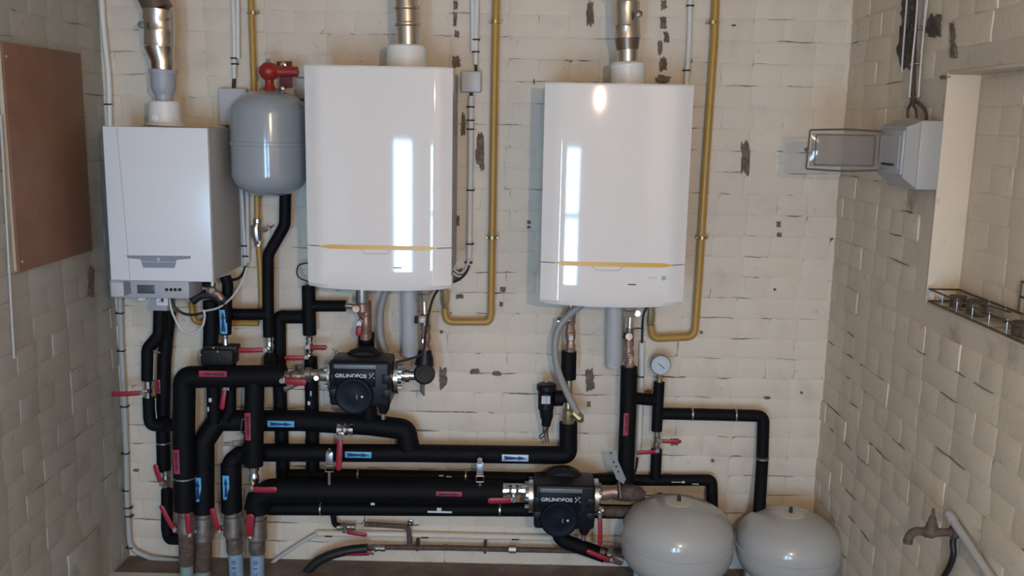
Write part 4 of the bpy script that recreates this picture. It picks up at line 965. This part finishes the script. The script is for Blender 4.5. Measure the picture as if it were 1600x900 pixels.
# ================================================================== left wall: board
pa, pb = atx(0, 67, XL+.02), atx(117, 82, XL+.02)
y1_, z1_, z0_ = -0.217, 2.0394, 1.3248; y0_ = -0.735
t = thing('wooden_board', 'brown hardboard panel fixed to the left wall', 'board', (XL, (y0_+y1_)/2, z0_))
pan = mb().box((XL+.014, y0_, z0_), (XL+.022, y1_, z1_), .001).build('panel', 'hardboard', t)
mb().box((XL+.0, y0_-.002, z0_+.004), (XL+.014, y0_+.02, z1_-.004)).build('batten', 'raw_wood', t); mb().box((XL+.0, y1_-.03, z0_+.004), (XL+.014, y1_-.004, z1_-.004)).build('batten', 'raw_wood', t)
for px, py in ((10, 88), (35, 409)): mb().lathe(atx(px, py, XL+.022), X_, [(0, .005), (.002, .004)], 12).build('screw', 'zinc', pan)
o = mb().tube([atx(1, 180, XL+.01), atx(22, 560, XL+.01)], .004, 8).build('wall_wire', 'pvc_grey'); tag(o, 'thin pale wire running down the left wall beside the brown board', 'cable')

# ================================================================== right wall: fuse box
bx0, bx1 = XR-.098, XR
yn, yf = -.86, -.63
zt, zb = atx(1462, 188, XR).z, atx(1455, 297, XR).z
zt = CAM.z+0; q = at(1440, 188, -yn); zt = q.z; zb = at(1436, 297, -yn).z
t = thing('fuse_box', 'grey fuse box on the right wall with its smoked flap open', 'fuse box', (XR, (yn+yf)/2, zb))
prof = [(XR, 0), (bx0+.028, 0), (bx0+.012, .012), (bx0+.012, 0)]
b = mb(); b.box((bx0+.030, yn, zb), (bx1, yf, zt), .006); body = b.build('body', 'box_grey', t)
b = mb(); cz0, cz1 = zb+.035, zt-.02
b.prism([(bx0+.032, yn+.004, zb+.004), (bx0+.032, yn+.004, zt-.004), (bx0, yn+.03, cz1), (bx0, yn+.03, cz0)], (0, (yf-yn)-.034, 0)); b.build('front_cover', 'box_grey', t)
fz0, fz1 = at(1360, 266, .66).z, at(1360, 205, .66).z
mb().box((bx0-.006, yn+.035, fz0-.006), (bx0+.02, yf-.006, fz1+.006), .004).build('window_frame', 'grey_plastic', t)
mb().box((bx0-.008, yn+.055, fz0+.012), (bx0-.004, yf-.02, fz1-.012)).build('breaker_panel', 'casing_grey', t)
mb().box((bx0-.014, yn+.08, fz0+.02), (bx0-.007, yf-.06, fz0+.026)).build('breaker_toggle', 'ink', t)
# flap: bowed smoked tray, hinged on the far edge, standing out from the wall
fx0, fx1, fy = at(1262, 235, .655).x, bx0-.006, yf-.02
n = 10
def flap_grid(inset, lift):
    vs, fs = [], []
    for j in range(n+1):
        for i in range(n+1):
            u, v = i/n, j/n; x = fx0+inset+(fx1-fx0-2*inset)*u; z = fz0+inset*.8+(fz1-fz0-1.6*inset)*v
            bow = .016*(1-(2*u-1)**2)*(1-.3*(2*v-1)**2)
            vs.append((x, fy-lift-bow, z))
    m_ = n+1
    fs = [(j*m_+i, j*m_+i+1, (j+1)*m_+i+1, (j+1)*m_+i) for j in range(n) for i in range(n)]
    return vs, fs
vs, fs = flap_grid(.010, .002); k_ = len(vs)
vs2 = [(v[0], v[1]+.002, v[2]) for v in vs]
fp = mb().add(vs, fs).add(vs2, [f[::-1] for f in fs]).build('flap', 'smoke_clear', t, 40, False)
b = mb()
ed = [(fx0, fy-.001, fz0), ((fx0+fx1)/2, fy-.012, fz0-.004), (fx1, fy-.001, fz0), (fx1, fy-.001, fz1), ((fx0+fx1)/2, fy-.012, fz1+.004), (fx0+.004, fy-.001, fz1), (fx0, fy-.001, fz0)]
b.tube(smooth(ed[:3], 6), .0032, 8); b.tube(smooth(ed[3:6], 6), .0032, 8); b.tube([ed[2], ed[3]], .004, 8); b.tube([ed[5], ed[0]], .003, 8)
b.build('flap_frame', 'smoke_frame', fp)
i_ = .022; b = mb(); e4 = [(fx0+i_, fy-.014, fz0+.014), (fx1-i_, fy-.014, fz0+.014), (fx1-i_, fy-.014, fz1-.014), (fx0+i_, fy-.014, fz1-.014), (fx0+i_, fy-.014, fz0+.014)]
b.tube(fillet(e4, .006), .0014, 6); b.build('flap_rib', 'smoke_frame', fp)
mb().lathe((fx0-.004, fy-.003, (fz0+fz1)/2), Y_, [(0, .007), (.006, .007)], 14).build('flap_tab', 'smoke_frame', fp)
# brown cables leaving the box, white wires up the wall
def wcable(label, pts, w, m, dx=.012, name='cable', grp='cables above the fuse box'):
    P_ = smooth([atx(x, y, XR-dx) for x, y in pts], 6); o = mb().tube(P_, w/2*sc(P_[0]), 8).build(name, m); return tag(o, label, 'cable', grp)
wcable('brown cable entering the fuse box top nearest the back wall', [(1418, 184), (1419, 170), (1424, 158), (1425, 120), (1427, 40), (1428, -30)], 4.5, 'cable_brown', .02)
wcable('brown cable entering the fuse box top in the middle', [(1432, 184), (1431, 172), (1427, 160), (1427, 110), (1430, 30), (1431, -30)], 4.5, 'cable_brown', .026)
wcable('brown cable entering the fuse box top nearest the viewer', [(1448, 186), (1445, 172), (1435, 161), (1429, 154), (1429, 100), (1432, 20), (1433, -30)], 5.5, 'cable_brown', .020)
wcable('white wire left of the brown cables, ending on the dark patch', [(1409, 112), (1411, 80), (1414, 40), (1417, 0), (1419, -30)], 2.6, 'cable_white', .018)
wcable('white wire in front of the brown cables', [(1421, 152), (1425, 100), (1430, 50), (1433, 10), (1435, -30)], 2.8, 'cable_white', .034)
wcable('white wire right of the brown cables', [(1435, 152), (1438, 110), (1443, 50), (1449, 0), (1452, -30)], 2.4, 'cable_white', .018)
for (x, y) in ((1425, 152), (1430, 100), (1435, 45)):
    p = atx(x, y, XR-.02); o = mb().box(p-Vector((.008, .024, .0018)), p+Vector((.019, .024, .0018)), .001).build('cable_clip', 'zinc'); tag(o, {152: 'cable clip just above the fuse box', 100: 'cable clip halfway up the brown cables', 45: 'topmost cable clip on the dark patch'}[y], 'clip', 'cable clips')

# ---- wire rack on the sill of the recess
zS = nz0+.007
t = thing('wire_rack', 'rusty wire rack lying on the sill in the right wall', 'wire rack', (XR+.03, ny1-.4, zS))
rx0, rx1, ry1, ry0 = XR-.006, NX-.012, ny1-.03, ny1-.75
b = mb()
for x in (rx0, rx1):
    for z in (zS+.006, zS+.042): b.tube([(x, ry1, z), (x, ry0, z)], .003, 6)
for z in (zS+.006, zS+.042): b.tube([(rx0, ry1, z), (rx1, ry1, z)], .003, 6)
b.build('rails', 'wire_rust', t)
for i in range(8):
    y = ry1-i*.092
    mb().tube([(rx0, y, zS+.046), (rx0, y, zS+.006), (rx1, y, zS+.006), (rx1, y, zS+.046)], .0026, 6).build('cross_wire', 'zinc', t)
fy0, fy1 = ry1-.34, ry1-.62
b = mb(); b.tube([(rx1, fy0, zS+.04), (rx1, fy0, zS+.125), (rx1, fy1, zS+.125)], .003, 6); b.tube([(rx1, fy0, zS+.085), (rx1, fy1, zS+.085)], .003, 6); b.tube([(rx1, fy0-.13, zS+.04), (rx1, fy0-.13, zS+.125)], .003, 6)
b.tube([(rx0+.02, ry1-.16, zS+.045), (rx1-.02, fy0, zS+.042)], .003, 6); b.build('folded_frame', 'wire_rust', t)
for (y, x, r_, h_, lab) in ((ry1-.10, XR+.035, .022, .030, 'small dark round tin at the far end of the wire rack'), (ry1-.19, XR+.046, .026, .034, 'dark round tin near the middle of the wire rack'), (ry1-.47, XR+.04, .036, .030, 'larger dark tin lid near the front of the wire rack')):
    o = thing('rusty_tin', lab, 'tin', (x, y, zS+.010), 'tins in the wire rack')
    mb().lathe((x, y, zS+.010), Z_, [(0, r_), (h_, r_), (h_, r_-.003), (.006, r_-.004)], 20).build('can', 'wire_rust', o)
    mb().lathe((x, y, zS+.010+h_), Z_, [(-.003, r_), (-.003, r_+.0018), (.001, r_+.0018), (.001, r_-.002)], 20).build('rim', 'rust', o)

# ---- tap, hose and waste pipe low on the right wall
e = atx(1486, 832, XR-.03); k = sc(e)
t = thing('water_tap', 'old brown garden tap low on the right wall', 'tap', e)
c = e-X_*.055
mb().tube([e+X_*.012, e-X_*.02, c+X_*.018, c, c-X_*.02], [.011, .011, .012, .018, .014], 16).build('body', 'rust', t)
mb().tube(smooth([c-X_*.018, c-X_*.040+Z_*.002, c-X_*.056-Z_*.008, c-X_*.062-Z_*.026], 5), .0115, 14).build('spout', 'rust', t)
mb().lathe(c-X_*.062-Z_*.024, -Z_, [(0, .013), (.010, .013), (.010, .009)], 16).build('spout_ring', 'rust', t)
mb().lathe(c, Z_, [(0, .016), (.022, .0155), (.030, .012), (.042, .010), (.05, .005), (.064, .005), (.07, .003)], 14).build('spindle', 'rust', t)
mb().lathe(e-Z_*.0, X_, [(0, .018), (.01, .018), (.03, .013)], 12).build('elbow', 'rust', t)
P_ = smooth([e+X_*.012+Z_*.004, e+X_*.008-Z_*.03, atx(1490, 865, XR-.02), atx(1484, 885, XR-.02), atx(1473, 905, XR-.02), atx(1462, 930, XR-.02)], 6)
o = mb().tube(P_, .0085, 12).build('tap_hose', 'cable_black'); tag(o, 'dark hose dropping from the old tap', 'hose', 'flexible hoses')
pw = [atx(1484, 806, XR-.022), atx(1515, 852, XR-.022), atx(1556, 915, XR-.022)]
t = thing('waste_pipe', 'grey plastic waste pipe sloping down the right wall beside the tap', 'pipe', pw[2]); rr_ = 6.8*sc(pw[1])
mb().tube(pw, rr_, 18).build('tube', 'pvc_grey', t)
dr = (pw[2]-pw[0]).normalized(); mb().lathe(pw[0]-dr*.004, dr, [(0, rr_), (0, rr_+.002), (.03, rr_+.002), (.03, rr_)], 18).build('end_collar', 'pvc_grey', t)

# ---- white sheet lying on the floor at the bottom left edge of the view
pq = atz(200, 893.5, .012)
t = thing('white_sheet', 'white flat panel lying on the floor at the bottom left', 'panel', (pq.x, pq.y-.3, 0))
xa, xb = atz(97, 895, .012).x, atz(312, 895, .012).x
mb().box((xa, pq.y-.7, .001), (xb, pq.y, .012), .004).build('board', 'white_plastic', t)
mb().tube([(xa+.03, pq.y-.004, .014), (xa+.11, pq.y-.004, .014)], .003, 8).build('edge_lip', 'white_plastic', t)
